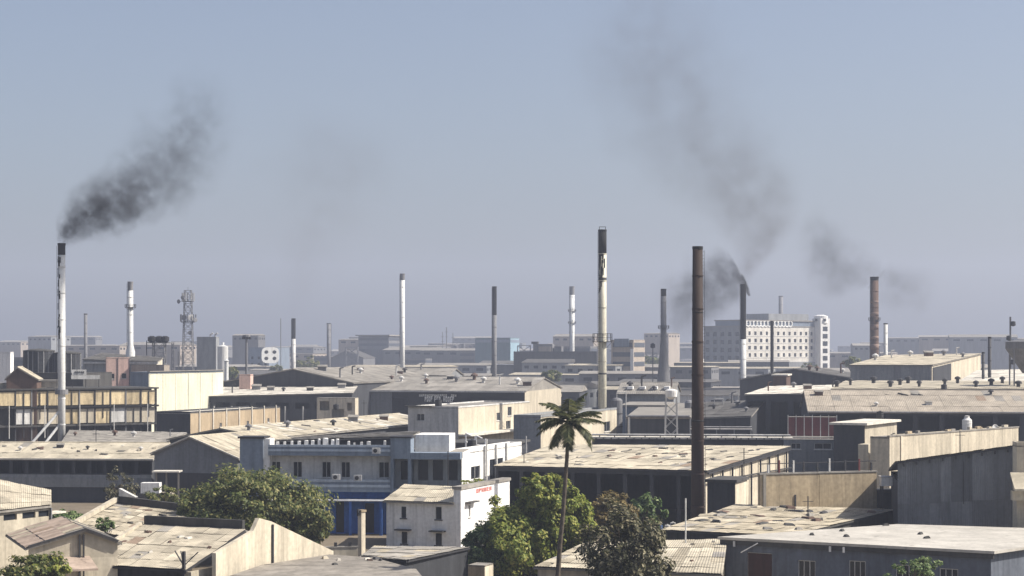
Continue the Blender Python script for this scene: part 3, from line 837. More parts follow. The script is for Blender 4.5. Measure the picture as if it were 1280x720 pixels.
b.roof([br_ + Vector((0, 8, -2)), bl_ + Vector((0, 8, -2)), bl_ + Vector((0, .4, 0)), br_ + Vector((0, .4, 0))], TAN2, 3, 6, True)
# pale verge along the left edge of the roof
MB().bar(q[0] + Vector((-.25, -.3, .12)), q[3] + Vector((-.25, 0, .12)), .2).build('verge', CREAM, b.r)
# gable wall: follows the photo's outline, 0.35 m thick, running back along the side of the house
gp = [b.L(262, 691, 141.3), b.L(305, 663, 146.0), b.L(310, 647, 146.8), b.L(323, 651, 148.4), b.L(400, 688, 157.0)]
x0 = W + .75
vs = []
for th in (0, .35):
    for g_ in gp: vs.append((x0 + th + (g_.y - gp[0].y) * .02, g_.y, g_.z))
    vs.append((x0 + th + .32, gp[-1].y, 0)); vs.append((x0 + th, gp[0].y, 0))
n = len(gp) + 2
gw = MB().add(vs, [tuple(range(n))[::-1], tuple(range(n, 2 * n))] + [(k, (k + 1) % n, n + (k + 1) % n, n + k) for k in range(n)]).build('gable_wall', CREAM, b.r)
g0 = b.L(324, 655, 148.4)
MB().box(x0 + .3, x0 + .62, g0.y, g0.y + .2, 0, g0.z).build('downpipe', IRON, gw)
pb = b.L(256, 700, 140)
b.box('corner_post', W + .05, W + .25, -.3, -.1, 0, q[1].z + 1.3, IRON)
for ax in (-1.3, -.8, .7):
    MB().bar((W + .15, -.2, q[1].z + .25), (W + .15 + ax, .6, q[1].z + 1.2), .05).build('strut', IRON, b.r)
b.box('front_wall_end', W + .26, W + .72, -.1, .2, 0, q[1].z - .2, CREAM)

b = poly('grey_shed', 'low shed with a sooty grey roof at the bottom, below the cream gable', 'shed',
         [(266, 727, 136.0), (532, 726, 133.5), (520, 711, 142), (327, 706, 146.5)], DARKW, mat('grey_slab', (.33, .30, .26), stain=.6, spots=.4, scale=.6, streak=False), sheets=False)
b2 = poly('slab_shed', 'low slab roof touching the yard wall below the cream gable', 'shed',
         [(330, 705.6, 146.6), (521, 711.6, 143), (468, 697, 151), (412, 693, 154.5)], DARKW, mat('grey_slab', (.33, .30, .26), stain=.6, spots=.4, scale=.6, streak=False), sheets=False)

# left edge: shed with deep tan roof, cream wall with slots under the eave
b = poly('cream_wall_shed', 'cream walled shed with slots under the eave at the left edge', 'shed',
         [(-40, 641, 150), (63, 630, 158), (63, 613, 164), (-40, 592, 160)], CREAM, TAN, over=(.35, .1, 0, 0), alt=TAN2, frame=False,
         fw=lambda W, z: [(W * t, z - .75, 1.5, .5) for t in (.5, .73, .93)] + [(W * .25, z - .75, 1.5, .5)])
b.box('drain_pipe', b.W - .1, b.W + .02, -.18, -.04, 0, b.q[1].z - .3, STEELG)
b.box('side_slab', b.W + .2, b.W + 2.2, .3, 1.4, b.q[1].z - .9, b.q[1].z - .75, WROOF)
b = Bld('red_gable_house', 'small house with pinkish tiles and a cream gable, bottom left', 'house', 36, 139, 22)
W = b.A(147); am = b.A(106)
ga, gl, gr = b.Z(661, am), b.Z(683, 0), b.Z(676, W)
zf = min(gl, gr) - 1.0
b.wall('F', 0, W, 0, zf, 0, CREAM)
MB().add([(0, 0, zf), (W, 0, zf), (W, 0, gr - .1), (am, 0, ga - .1), (0, 0, gl - .1), (0, .2, zf), (W, .2, zf), (W, .2, gr - .1), (am, .2, ga - .1), (0, .2, gl - .1)],
         [(0, 1, 2, 3, 4), (9, 8, 7, 6, 5), (1, 6, 7, 2), (2, 7, 8, 3), (3, 8, 9, 4), (4, 9, 5, 0)]).build('gable', CREAM, b.r)
PINKT = mat('faded_pink_tiles', (.38, .30, .245), stain=.55, spots=.4, scale=.7, streak=False, objvar=.2)
Dp = 11
b.roof([(0, Dp, gl), (0, 0, gl), (am, 0, ga), (am, Dp, ga)], PINKT, 1.0, 1.4, over=(.3, .3, 0, 0), alt=DIRTY)
b.roof([(W, 0, gr), (W, Dp, gr), (am, Dp, ga), (am, 0, ga)], DARKR, 1.0, 1.4, over=(.3, 0, 0, .3), alt=DIRTY)
for px in (99, 104): a = b.A(px); b.box('post', a - .05, a + .05, -.3, -.1, 0, b.Z(668, a), IRON)
MB().bar((-.1, -.32, gl + .02), (am, -.32, ga + .02), .09).build('verge_board', IRON, b.r)
MB().bar((am, -.32, ga + .02), (W, -.32, gr + .02), .09).build('verge_board', IRON, b.r)
b.slab('porch_roof', [(b.A(70), -2.6, b.Z(709)), (b.A(115), -2.6, b.Z(709)), (b.A(112), -.02, b.Z(698)), (b.A(72), -.02, b.Z(698))], .15, PINKT)

b = poly('walled_roof_house', 'house with a dusty roof behind a pale sloping verge, left', 'house',
         [(96, 659, 166), (186, 676, 160), (240, 641, 180), (148, 630, 184)], DCONC, DIRTY, alt=TAN, deckm=IRON)
MB().bar(b.q[0] + Vector((-.3, -.2, .25)), b.q[3] + Vector((-.3, 0, .45)), .28).build('verge_wall', CREAM, b.r)
q3, q2 = b.q[3], b.q[2]
MB().hexa([q3 + Vector((0, 0, -.5)), q2 + Vector((0, 0, -.5)), q2 + Vector((0, .4, -.5)), q3 + Vector((0, .4, -.5))],
          [q3 + Vector((0, 0, .75)), q2 + Vector((0, 0, .7)), q2 + Vector((0, .4, .7)), q3 + Vector((0, .4, .75))]).build('rear_parapet', DCONC, b.r)
MB().hexa([q3 + Vector((0, .05, .75)), q3 + Vector((2.4, .05, .75)), q3 + Vector((2.4, .4, .75)), q3 + Vector((0, .4, .75))],
          [q3 + Vector((0, .05, 1.5)), q3 + Vector((2.4, .05, .8)), q3 + Vector((2.4, .4, .8)), q3 + Vector((0, .4, 1.5))]).build('parapet_scroll', WHITED, b.r)
b.box('vent_pipe', b.q[1].x - .1, b.q[1].x + .2, b.q[1].y + 1, b.q[1].y + 1.3, 3, b.q[1].z + 1.6, IRON)
b.box('vent_arm', b.q[1].x - 1.0, b.q[1].x + .2, b.q[1].y + 1.02, b.q[1].y + 1.28, b.q[1].z + 1.6, b.q[1].z + 1.85, IRON)
# white tank under a thin canopy
p = PD(189, 616, 205)
tk = tag(empty('white_tank', (p.x, p.y, 0)), 'white box tank beside the thin canopy under the dark gable', 'water tank')
MB().box(-1, 1, -.7, .7, p.z, p.z + 1.1).build('tank_body', WHITE, tk); MB().box(-1.2, 1.2, -.9, .9, 0, p.z - .004).build('plinth', DCONC, tk)
MB().box(1.1, 2.4, -.8, .6, p.z - .25, p.z + .05).build('ledge', CREAM, tk)
p = PD(208, 590, 226)
cn = tag(empty('canopy', (p.x, p.y, 0)), 'thin pale canopy on posts below the dark gable', 'canopy')
MB().box(-1.5, 1.7, -1.2, 1.2, p.z, p.z + .16).build('slab', WROOF, cn)
for sx in (-1.2, 0, 1.4): MB().box(sx - .09, sx + .09, -.1, .1, 0, p.z - .003).build('post', CONC, cn)

# ------------------------------------------------------------------ left middle distance
b = gable_u('long_tan_shed', 'long shed with a tan roof and dark open bays, left', 'shed', -25, 190, 250, 572, 553, 8, -5, DARKW, TAN, alt=TAN2, frame=None, sl=2.9, sw=1.2,
            fw=lambda W, z: [(W * (i + .5) / 11, z - 2.0, W / 11 - .45, 1.55) for i in range(11)])
b.box('sill_band', 0, b.W, -.14, -.004, b.ze - 2.5, b.ze - 2.15, GREYW)
b.box('lower_wall', 0, b.W, -.25, -.145, 2.0, b.ze - 2.5, GREYW)
b.box('eave_gutter', -.3, b.W + .3, -.62, -.5, b.ze - .2, b.ze - .02, WROOF)
b = gable_v('gabled_shed', 'grey gabled shed with pale roof edges, left of the blue office', 'shed', 193, 238, 297, 241, 566, 546, 572, 22, -20, PANEL, TAN, alt=TAN2)
MB().bar((-.4, -.36, b.zl - .08), (b.A(238), -.36, b.za + .03), .11).build('verge_board', WROOF, b.r)
MB().bar((b.A(238), -.36, b.za + .03), (b.W + .4, -.36, b.zr - .08), .11).build('verge_board', WROOF, b.r)
b.box('dark_opening', .3, b.W - .3, -.05, -.004, 0, b.Z(590), IRON)
b = gable_v('long_ridge_shed', 'long tan roofed shed running back beside the tan wall', 'shed', 212, 276, 337, 266, 548, 535, 547, 62, -20, DARKW, TAN, alt=WROOF, sw=1.3, sl=3.0)
b = poly('flat_grey_shed', 'flat sooty grey roof before the stained factory frame', 'shed', [(78, 553, 268), (203, 554, 263), (232, 541, 285), (88, 538, 296)], DARKW, GREYR, joined=True)
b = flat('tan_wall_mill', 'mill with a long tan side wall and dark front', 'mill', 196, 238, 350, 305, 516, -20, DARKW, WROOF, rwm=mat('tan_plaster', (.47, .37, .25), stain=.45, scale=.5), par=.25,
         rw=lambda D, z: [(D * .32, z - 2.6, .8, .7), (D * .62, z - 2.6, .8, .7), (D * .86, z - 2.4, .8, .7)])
for i in range(7):
    bb = b.D * (i + .6) / 7; b.box('rib', b.W + .004, b.W + .16, bb, bb + .22, 0, b.zt + .5, WROOF)

# stained factory frame with infill panels
b = Bld('stained_factory', 'open frame factory with two rows of stained tan panels, left', 'factory', -22, 308, 33)
W = b.A(195); D = 14
zz = [b.Z(551, W / 2), b.Z(531, W / 2), b.Z(508, W / 2), b.Z(486, W / 2)]
b.box('core', .3, W - .3, 1.2, D, 0, zz[3] - .1, DCONC)
n = 11
for k, (lo, hi) in enumerate(((zz[1], zz[2]), (zz[2], zz[3]))):
    b.box('floor_slab', -.2, W + .4, -.4, D, lo - .22, lo + .06, SOOT if k else DCONC)
    for i in range(n):
        a0, a1 = W * i / n, W * (i + 1) / n
        if (i, k) in ((0, 0), (1, 0), (0, 1)): continue
        cut = random.uniform(0, .12)
        b.box('infill_panel', a0 + .16, a1 - .1, -.02 + random.uniform(0, .1), .3, lo + .16 + cut, hi - .3 - random.uniform(0, .15), OCHRE if k else random.choice([CREAM, OCHRE, CREAM, WHITED]))
        if random.random() < .3: b.box('stain_pipe', (a0 + a1) / 2, (a0 + a1) / 2 + .12, -.1, .02, lo - 2, hi - .5, IRON)
b.box('roof_slab', -.2, W + .4, -.3, D, zz[3] - .15, zz[3] + .1, DCONC)
b.box('floor_slab', -.2, W + .4, -.8, D, zz[1] - 3.2, zz[1] - 2.9, DCONC)
for i in range(n + 1):
    a = W * i / n; b.box('column', a - .09, a + .12, -.08, .6, 0, zz[3] - .16, IRON if i % 3 else STEELG)
for i in range(5):
    a = W * (i + .7) / 5
    MB().bar((a, -.7, zz[1] - 2), (a, -.7, zz[2] + .3), .08).build('pipe', WHITED, b.r)
# roof huts and boards on the frame
p = b.P(b.A(20), 3)
h = gable_v('roof_hut', 'small dark hut with a tan gable roof on the stained factory', 'hut', 8, 22, 46, 312, 472, 459, 473, 7, 8, STEELB, TAN, joined=True)
h2 = flat('roof_cabin', 'cream cabin beside the dark roof hut on the factory', 'hut', 43, 76, 80, 320, 475, 6, CREAM, CONC, par=0, over=.15, fw=lambda W, z: [(W * .6, z - 1.8, 1.4, .6)])
h2 = flat('roof_cabin', 'pale cabin cut by the left edge on the factory', 'hut', -18, 8, 11, 314, 479, 10, CREAM, CONC, par=0)
bd = Bld('roof_signboard', 'white lettered board standing on the factory roof', 'sign', 89, 322, 10)
Wb = bd.A(125); z0 = bd.Z(474)
bd.box('board', 0, Wb, 0, .12, z0, bd.Z(469), WHITED); bd.box('upper_board', .1, bd.A(108), .01, .1, bd.Z(468.6), bd.Z(462), WHITED)
for a in (.2, Wb / 2, Wb - .2): bd.box('leg', a - .06, a + .06, .13, .25, 0, z0 + .6, IRON)
MF = lambda t, dep, z: (t, -dep, z)
lettering(bd, [(MF, .25, bd.A(107) - .1, bd.Z(466.6), .32, 6)], IRON)

# dark tanks on a block behind
b = flat('tank_block', 'sooty block carrying the two dark round tanks', 'factory', 22, 104, 140, 352, 466, -10, DCONC, DCONC, par=0)
for lab, px, w, yt in (('left dark ribbed round tank on the sooty block', 49, 38, 438), ('right dark ribbed round tank behind the white chimney', 84, 33, 441)):
    d_ = 358; r_ = w * d_ / F / 2; z0 = b.zt; zt = zrow(yt, d_)
    t = tag(empty('round_tank', ((px - 640) * d_ / F, d_, z0)), lab, 'tank', 'dark round tanks')
    MB().lathe([(r_, 0), (r_, zt - z0)], 28).build('tank_body', DARKW, t, False)
    MB().lathe([(r_ + .1, zt - z0 - .2), (r_ + .1, zt - z0), (r_ * .5, zt - z0 + .25), (.1, zt - z0 + .35)], 28).build('tank_top', DCONC, t)
    for k in range(18):
        a = 2 * math.pi * k / 18
        MB().bar((r_ * math.cos(a) * 1.01, r_ * math.sin(a) * 1.01, 0), (r_ * math.cos(a) * 1.01, r_ * math.sin(a) * 1.01, zt - z0 - .2), .09).build('rib', STEELG if k % 3 else WHITED, t)
    for k in range(4): MB().lathe([(r_ + .05, (zt - z0) * (k + .5) / 4.3), (r_ + .05, (zt - z0) * (k + .5) / 4.3 + .12)], 28).build('hoop', IRON, t)

# pink stair heads and the grey hall behind
b = poly('grey_hall', 'grey hall with a low pitched roof behind the pink towers', 'hall', [(104, 449, 410), (196, 452, 402), (203, 447, 425), (128, 441, 440)], GREYW, DARKR, joined=True, wms={1: CREAM})
b.box('eave_fascia', 0, b.W + .6, -.5, -.2, b.q[1].z - .5, b.q[1].z - .1, WHITED)
for lab, l, r_, in (('left pink tower with a small dark window', 133, 147), ('right pink tower with a small dark window', 148, 162)):
    b = flat('pink_tower', lab, 'tower', l, r_, r_ - .5, 392 if l < 140 else 398, 448, 16, PINK, CONC, par=.2, group='pink towers', fw=lambda W, z: [(W * .5, z - 4.2, 1.0, 1.1)], mul=1)
    b.box('groove', b.W - .14, b.W - .02, -.06, -.004, 0, b.zt, DCONC)
b = flat('pale_yellow_hall', 'hall with a plain pale yellow side wall', 'hall', 163, 186, 279, 381, 467, -20, BLUEW, CONC, rwm=PALEY, par=.35)
for k in range(6): b.box('pilaster', b.W + .004, b.W + .07, b.D * k / 6 + .3, b.D * k / 6 + .7, 0, b.zt - .1, PALEY)
b.box('coping', b.W - .3, b.W + .3, -.1, b.D + .1, b.zt + .36, b.zt + .5, CONC)
b = flat('grey_panel_house', 'tan panelled upper house right of the pink towers', 'house', 164, 205, 212, 398, 456, -8, FART, CONC, par=0)

# big dark gabled mill and its wing
b = gable_v('wide_gabled_mill', 'wide dark gabled mill with a grey roof in the middle distance', 'mill', 216, 367, 441, 434, 488, 461, 478, 60, -19, DARKW, GREYR, joined=True, sw=2.2, sl=6)
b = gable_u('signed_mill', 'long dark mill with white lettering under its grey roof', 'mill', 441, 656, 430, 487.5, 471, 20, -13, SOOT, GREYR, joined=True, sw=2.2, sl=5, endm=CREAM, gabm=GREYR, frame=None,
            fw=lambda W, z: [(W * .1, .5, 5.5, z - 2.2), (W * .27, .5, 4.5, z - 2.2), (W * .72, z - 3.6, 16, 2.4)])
zz = b.ze
lettering(b, [(MF, b.A(531), b.A(541), b.Z(502, b.W / 2), 1.1, 4), (MF, b.A(543), b.A(571), b.Z(502, b.W / 2), 1.1, 10), (MF, b.A(524), b.A(571), b.Z(496, b.W / 2), .55, 20)])
b.box('eave_gutter', 0, b.W, -.9, -.6, zz - .35, zz - .05, WHITED)
b.box('door_panel', b.A(420) if False else b.A(452), b.A(490), -.2, -.01, .2, b.Z(490, 5), PANEL)
b = poly('pale_lean_to', 'long lean-to with a pale roof and dark wall before the gabled mill', 'shed', [(218, 496, 404), (440, 491, 397), (446, 482, 424), (246, 484, 431)], DARKW, WROOF, joined=True, sw=2, sl=5, frame=None,
         fw=lambda W, z: [(W * (i + .5) / 9, z - 2.2, W / 9 - 1.2, 1.3) for i in range(9)])
for i in range(10):
    a = b.W * (i + .3) / 10; b.box('post', a, a + .25, -.9, -.6, 0, b.Z(507), WHITED)
b = flat('pink_roof_hut', 'small pale pink hut on the pale lean-to roof', 'hut', 299, 313, 316, 420, 469, -10, PINK, CONC, par=.2)
b = flat('cluttered_shed', 'cluttered cream and dark shed front beside the lettered mill', 'shed', 396, 444, 448, 388, 497, -10, CREAM, CONC, par=0, frame=None,
         fw=lambda W, z: [(W * .2, z - 2.6, 2.0, 1.9), (W * .55, z - 4.6, 2.6, 2.3), (W * .85, z - 2.6, 1.0, 1.6)])

# ------------------------------------------------------------------ right middle distance
b = gable_u('long_grey_shed', 'long shed with a weathered brown-grey roof at the right', 'shed', 1012, 1345, 297, 514, 488, 14, -6, DARKW, mat('brown_grey_roof', (.40, .35, .285), stain=.45, spots=.2, scale=.3, streak=False, objvar=.05), sw=1.4, sl=3.6, frame=None,
            fw=lambda W, z: [(W * (i + .5) / 10, z - 3.0, W / 10 - .7, 2.4) for i in range(10)])
b.box('eave_gutter', -.3, b.W, -.7, -.52, b.ze - .16, b.ze + .02, WHITED)
for (t, w) in ((.31, 2.2), (.36, 1.6), (.41, 2.4), (.44, 1.2)):
    a = b.W * t; zr_ = lerp(b.ze, b.zr, .8 - random.random() * .25)
    MB().bar((a, 11, zr_ + .5), (a + w, 10.4, zr_ + .15), .16).build('scrap_beam', IRON, b.r)
b = poly('pale_roof_mill', 'mill with a pale roof strip and dark vents behind the long grey shed', 'mill', [(1040, 486, 326), (1330, 486, 320), (1335, 476, 352), (1058, 476, 358)], GREYW, TAN, joined=True, sw=2, sl=5)
for i, px in enumerate((1046, 1063, 1092, 1113, 1125, 1135, 1149, 1181, 1197, 1220, 1239, 1253, 1273)):
    tv = .25 + .3 * (i % 3); a = b.A(px, tv * 25); q = b.q; zv = lerp(q[0].z, q[3].z, tv); rv = random.uniform(.7, 1.1)
    MB().lathe([(.32 * rv, zv - .3), (.32 * rv, zv + .6), (.6 * rv, zv + .65), (.55 * rv, zv + 1.0), (.1, zv + 1.2)], 10, (a, tv * 25)).build('roof_vent', IRON, b.r)
b = poly('sloped_cream_roof', 'cream sloping roof at the right edge above the white parapet', 'shed', [(1185, 486, 345), (1320, 484, 340), (1325, 461, 372), (1222, 463, 378)], CREAM, WROOF, joined=True, sw=2, sl=4)
b = poly('grey_tan_hall', 'grey walled hall with a tan roof below the brown banded chimney', 'hall', [(1063, 456, 402), (1165, 456, 394), (1226, 442, 440), (1108, 444, 448)], GREYW, TAN, joined=True, wms={1: CREAM}, sw=2, sl=5)
MB().hexa([b.w[1] + Vector((.15, .5, -12)), b.w[1].lerp(b.w[2], .35) + Vector((.2, 0, -12)), b.w[1].lerp(b.w[2], .35) + Vector((.05, 0, -12)), b.w[1] + Vector((0, .5, -12))],
          [b.w[1] + Vector((.15, .5, -.6)), b.w[1].lerp(b.w[2], .35) + Vector((.2, 0, -.6)), b.w[1].lerp(b.w[2], .35) + Vector((.05, 0, -.6)), b.w[1] + Vector((0, .5, -.6))]).build('dark_bay', DARKW, b.r)
b = poly('pale_eave_shed', 'dark shed under a pale narrow roof, right of the thin dark chimney', 'shed', [(932, 493, 332), (1046, 491, 326), (1062, 481, 350), (962, 483, 356)], DARKW, WROOF, joined=True, sw=1.6, sl=4, frame=None,
         fw=lambda W, z: [(W * (i + .5) / 4, .5, W / 4 - .9, z - 1.5) for i in range(4)])
b = gable_v('dark_peak_shed', 'dark low gabled shed before the white office block', 'shed', 925, 992, 1088, 440, 474, 461, 476, 40, -16, DARKW, DARKR, joined=True, sw=2, sl=5)
b = poly('sooty_shed', 'sooty low shed left of the pale eave shed', 'shed', [(848, 523, 322), (938, 520, 316), (955, 500, 345), (878, 503, 350)], DARKW, DARKR, joined=True, sw=1.5, sl=4)
b = flat('orange_roof_room', 'small brownish room on the roof before the white office block', 'hut', 966, 983, 988, 385, 468, -12, STEELB, WROOF, par=0, over=.3)
# boiler yard right of the striped chimney
b = flat('boiler_house', 'blue-grey boiler house with a pale panel, right of the cream chimney', 'factory', 778, 832, 840, 352, 506, -8, BLUEW, GREYR, par=0, over=.4)
b.box('pale_panel', b.A(803), b.A(826), -.12, -.01, b.Z(530), b.Z(509), WHITED)
b = gable_u('boiler_shed', 'grey roofed boiler shed behind the boiler house', 'shed', 772, 842, 380, 492, 478, 12, -8, GREYW, GREYR, joined=True, sw=2, sl=4)
for i in range(4):
    b.box('skylight', b.W * (.15 + .22 * i), b.W * (.25 + .22 * i), 3, 6, lerp(b.ze, b.zr, .4), lerp(b.ze, b.zr, .5) + .35, WHITE)
b = flat('pipe_rack_shed', 'low dark shed with a pipe rack before the boiler house', 'shed', 784, 862, 868, 300, 521, -6, DARKW, GREYR, par=0, over=.2)
MB().bar((0, -.4, b.zt + .1), (b.W, -.4, b.zt + .1), .22, 8).build('roof_pipe', STEELG, b.r); MB().bar((.3, -.4, b.zt + .1), (.3, -.4, 0), .2, 8).build('drop_pipe', WHITED, b.r)
p = PD(839, 535, 292)
t = tag(empty('tank_tower', (p.x, p.y, 0)), 'white tank on a thin steel tower before the boiler sheds', 'tower')
zt = zrow(487, 292)
MB().lathe([(.3, zt - 1.5), (.85, zt - 1.1), (.95, zt - .4), (.95, zt - .1), (.3, zt + .1)], 16).build('tank_body', WHITE, t)
for sx in (-1, 1):
    for sy in (-1, 1): MB().bar((sx * 1.05, sy * .9, 0), (sx * .8, sy * .7, zt - 1.1), .1).build('leg', WHITED, t)
g = MB()
for k in range(5):
    za, zb_ = 2 + k * (zt - 4) / 5, 2 + (k + 1) * (zt - 4) / 5
    for sy in (-.8, .8): g.bar((-1, sy, za), (1, sy, zb_), .05).bar((1, sy, za), (-1, sy, zb_), .05)
g.build('bracing', WHITED, t)

for k, (px, yt, d, r_, lab) in enumerate(((771, 497, 335, 1.0, 'squat grey process tank right of the cream chimney foot'), (862, 500, 345, .9, 'slim grey process tank left of the brown chimney'), (893, 505, 340, 1.3, 'round sooty tank right of the brown chimney'), (912, 498, 350, .8, 'thin sooty vessel left of the pale eave shed'))):
    x = (px - 640) * d / F; zt = zrow(yt, d)
    t = tag(empty('process_tank', (x, d, 0)), lab, 'tank', 'process tanks')
    MB().lathe([(r_, 0), (r_, zt - .5), (r_ * .7, zt - .15), (.1, zt)], 16).build('tank_body', (STEELG, STEELG, DCONC, DCONC)[k], t)
    for q in range(3): MB().lathe([(r_ + .06, zt * (.35 + .2 * q)), (r_ + .06, zt * (.35 + .2 * q) + .15)], 16).build('hoop', IRON, t)
    MB().bar((0, 0, zt), (0, 0, zt + .9), .08, 6).bar((0, 0, zt + .9), (1.6, 0, zt + .9), .08, 6).bar((1.6, 0, zt + .9), (1.6, 0, 2), .08, 6).build('vent_pipe', WHITED, t)
b = Bld('pipe_bridge', 'long steel pipe bridge crossing the boiler yard', 'pipe bridge', 786, 312, -6)
W = b.A(940); zp = b.Z(536)
for k in range(4): MB().bar((0, .35 * k, zp + .3 * (k % 2)), (W, .35 * k, zp + .3 * (k % 2)), .12, 8).build('pipe', (WHITED, STEELG, STEELB, WHITED)[k], b.r)
for k in range(8):
    a = W * k / 7; b.box('trestle', a - .1, a + .1, -.1, 1.2, 0, zp - .15, STEELG)
# glazed monitor along the wide mill roof
b = gable_u('roof_monitor', 'long low roof monitor on the wide gabled mill', 'roof monitor', 385, 560, 478, 468, 460, 6, -16, GREYW, GREYR, joined=True, sw=2.5, sl=4)

# ------------------------------------------------------------------ far skyline
b = Bld('office_block', 'large white multi-storey office block with rows of square windows', 'office', 880, 1000, -50)
W = b.A(926); D = b.B(1018, W); zt = b.Z(408, W)
fl_h = 3.05
rh = [(D * (i + .5) / 13 + (.2 if (i * 7 + r_) % 5 == 0 else 0), zt - 4.4 - 3.75 * r_, 1.7 + .35 * ((i * 3 + r_) % 3) / 2, 1.9) for r_ in range(4) for i in range(13)] + [(D * (i + .5) / 13, zt - 4.4 - 3.75 * 6.0, 1.95, 2.1) for i in range(13) if i != 4]
b.wall('R', 0, D, 0, zt, W, mat('cream_white_paint', (.68, .65, .59), stain=.4, scale=.25), rh, frame=False, deep=.35)
fh = [(W * (i + .5 + .0 * (r_ % 2)) / 5, zt - 5.0 - 4.1 * r_, 2.6, 2.2) for r_ in range(8) for i in range(5)]
b.wall('F', 0, W, 0, zt, 0, GREYW, fh, frame=False, deep=.35)  # grey on a white building: the shade of this face is put into its colour
b.wall('L', 0, D, 0, zt, 0, GREYW); b.wall('K', 0, W, 0, zt, D, GREYW)
b.box('roof', -.3, W + .3, -.3, D + .3, zt + .003, zt + .4, CONC)
b.box('attic', W * .3, W - .2, 0.3, D - .3, zt + .4, b.Z(401, W), BLUEW)
b.box('attic_roof', W * .28, W + .4, 0, D, b.Z(401, W) + .003, b.Z(399.5, W), CONC)
b.box('penthouse', W * .3, W * .9, D * .42, D * .97, b.Z(399.5, W) + .005, b.Z(392, W, D * .5), GREYW)
for r_ in range(6): b.box('string_course', W + .004, W + .14, 0, D, zt - 5.0 - 3.75 * r_, zt - 4.7 - 3.75 * r_, WHITED)
b.box('podium_band', W + .006, W + .4, 0, D, zt - 3.75 * 5.6, zt - 3.75 * 4.9, GREYW)
for i in range(14):      # white rings of the lettered frieze on the attic
    t0 = D * (.02 + .66 * i / 14); g = MB(); zc = (zt + b.Z(401, W)) / 2 + .2; rr = 1.55
    k_ = i % 3
    for k in range(10):
        a0, a1 = 2 * math.pi * k / 10, 2 * math.pi * (k + 1) / 10
        if k_ == 2 and k in (0, 9): continue
        g.bar((W + .1, t0 + rr + rr * math.cos(a0), zc + rr * math.sin(a0)), (W + .1, t0 + rr + rr * math.cos(a1), zc + rr * math.sin(a1)), .42)
    g.build('frieze_letter', LETTER, b.r)
tw = b.box('corner_tower', W - 1.5, W + 4.3, D + .01, D + 7.4, 0, b.Z(398, W, D), WHITE)
for k in range(7): b.box('tower_window', W + 4.3, W + 4.4, D + 1.8, D + 5.5, 6 + k * 3.9, 8.4 + k * 3.9, GLASS, tw)
MB().lathe([(3.4, b.Z(405, W, D)), (3.7, b.Z(404, W, D)), (3.7, b.Z(395, W, D)), (1.5, b.Z(393.5, W, D))], 18, (W + 1.3, D + 3.7)).build('drum', WHITE, tw)
for k in range(4):
    a = -.3 + k * 1.2; MB().box(W + 1.3 + 3.6 * math.cos(a - 1.2) - .6, W + 1.3 + 3.6 * math.cos(a - 1.2) + .6, D + 3.7 + 3.6 * math.sin(a - 1.2) - .6, D + 3.7 + 3.6 * math.sin(a - 1.2) + .6, b.Z(401.5, W, D), b.Z(398.5, W, D)).build('drum_opening', GLASS, tw)

b = flat('signed_block', 'hazy block with a white panel of four dark dots', 'building', 311, 336, 362, 950, 435, -20, BLUEW, CONC, par=.3, fw=lambda W, z: gridholes(0, W, 3, z - 12, 3.2, 3, 1.4, 1.4), frame=False)
zc = b.Z(445, b.W); sb = Bld('dotted_signboard', 'white rounded signboard with four dark dots', 'signboard', 327, 935, 24)
Ws = sb.A(349); h_ = sb.Z(434) - sb.Z(454)
pts = []
cx, cz = Ws / 2, sb.Z(444)
prof = [(cx + (Ws / 2) * math.copysign(abs(math.cos(t)) ** .55, math.cos(t)), cz + (h_ / 2) * math.copysign(abs(math.sin(t)) ** .55, math.sin(t))) for t in np.linspace(0, 2 * math.pi, 32, endpoint=False)]
n = len(prof)
MB().add([(x, 0, z) for x, z in prof] + [(x, .4, z) for x, z in prof], [tuple(range(n))[::-1], tuple(range(n, 2 * n))] + [(k, (k + 1) % n, n + (k + 1) % n, n + k) for k in range(n)]).build('panel', LETTER, sb.r)
for sx in (-1, 1):
    for sz in (-1, 1):
        g = MB(); c_ = (cx + sx * Ws * .23, cz + sz * h_ * .2)
        pr = [(c_[0] + 1.0 * math.cos(t), c_[1] + .85 * math.sin(t)) for t in np.linspace(0, 2 * math.pi, 14, endpoint=False)]
        g.add([(x, -.06, z) for x, z in pr] + [(x, .02, z) for x, z in pr], [tuple(range(14))[::-1]] + [(k, (k + 1) % 14, 14 + (k + 1) % 14, 14 + k) for k in range(14)]); g.build('dot', SOOT, sb.r)
for a in (.8, Ws - .8): sb.box('leg', a - .15, a + .15, .05, .35, 0, cz - h_ * .3, STEELG)

b = flat('plant_block', 'grey plant block beside the telecom tower', 'building', 246, 270, 274, 700, 422, -8, GREYW, CONC, par=.3)
for px in (262, 268): a = b.A(px); MB().bar((a, 1, b.zt), (a, 1, b.zt + 1.2), .3, 8).bar((a, 1, b.zt + 1.2), (a + 1, 1, b.zt + 1.6), .3, 8).build('roof_duct', WHITED, b.r)
x_, d_ = (278.5 - 640) * 680 / F, 680
t = tag(empty('white_silo', (x_, d_, 0)), 'white round silo right of the grey plant block', 'silo')
MB().lathe([(1.9, 0), (1.9, zrow(433, d_)), (.4, zrow(431, d_))], 20).build('silo_body', STEELW, t); MB().lathe([(.5, zrow(431, d_)), (.5, zrow(428, d_))], 10).build('vent', STEELW, t)
x_ = (283 - 640) * 500 / F
t = tag(empty('white_vent_stack', (x_, 500, 0)), 'short white vent stack right of the pale yellow hall', 'vent'); MB().lathe([(.55, 0), (.55, zrow(452, 500)), (.75, zrow(451, 500)), (.2, zrow(449, 500))], 12).build('stack', STEELW, t)

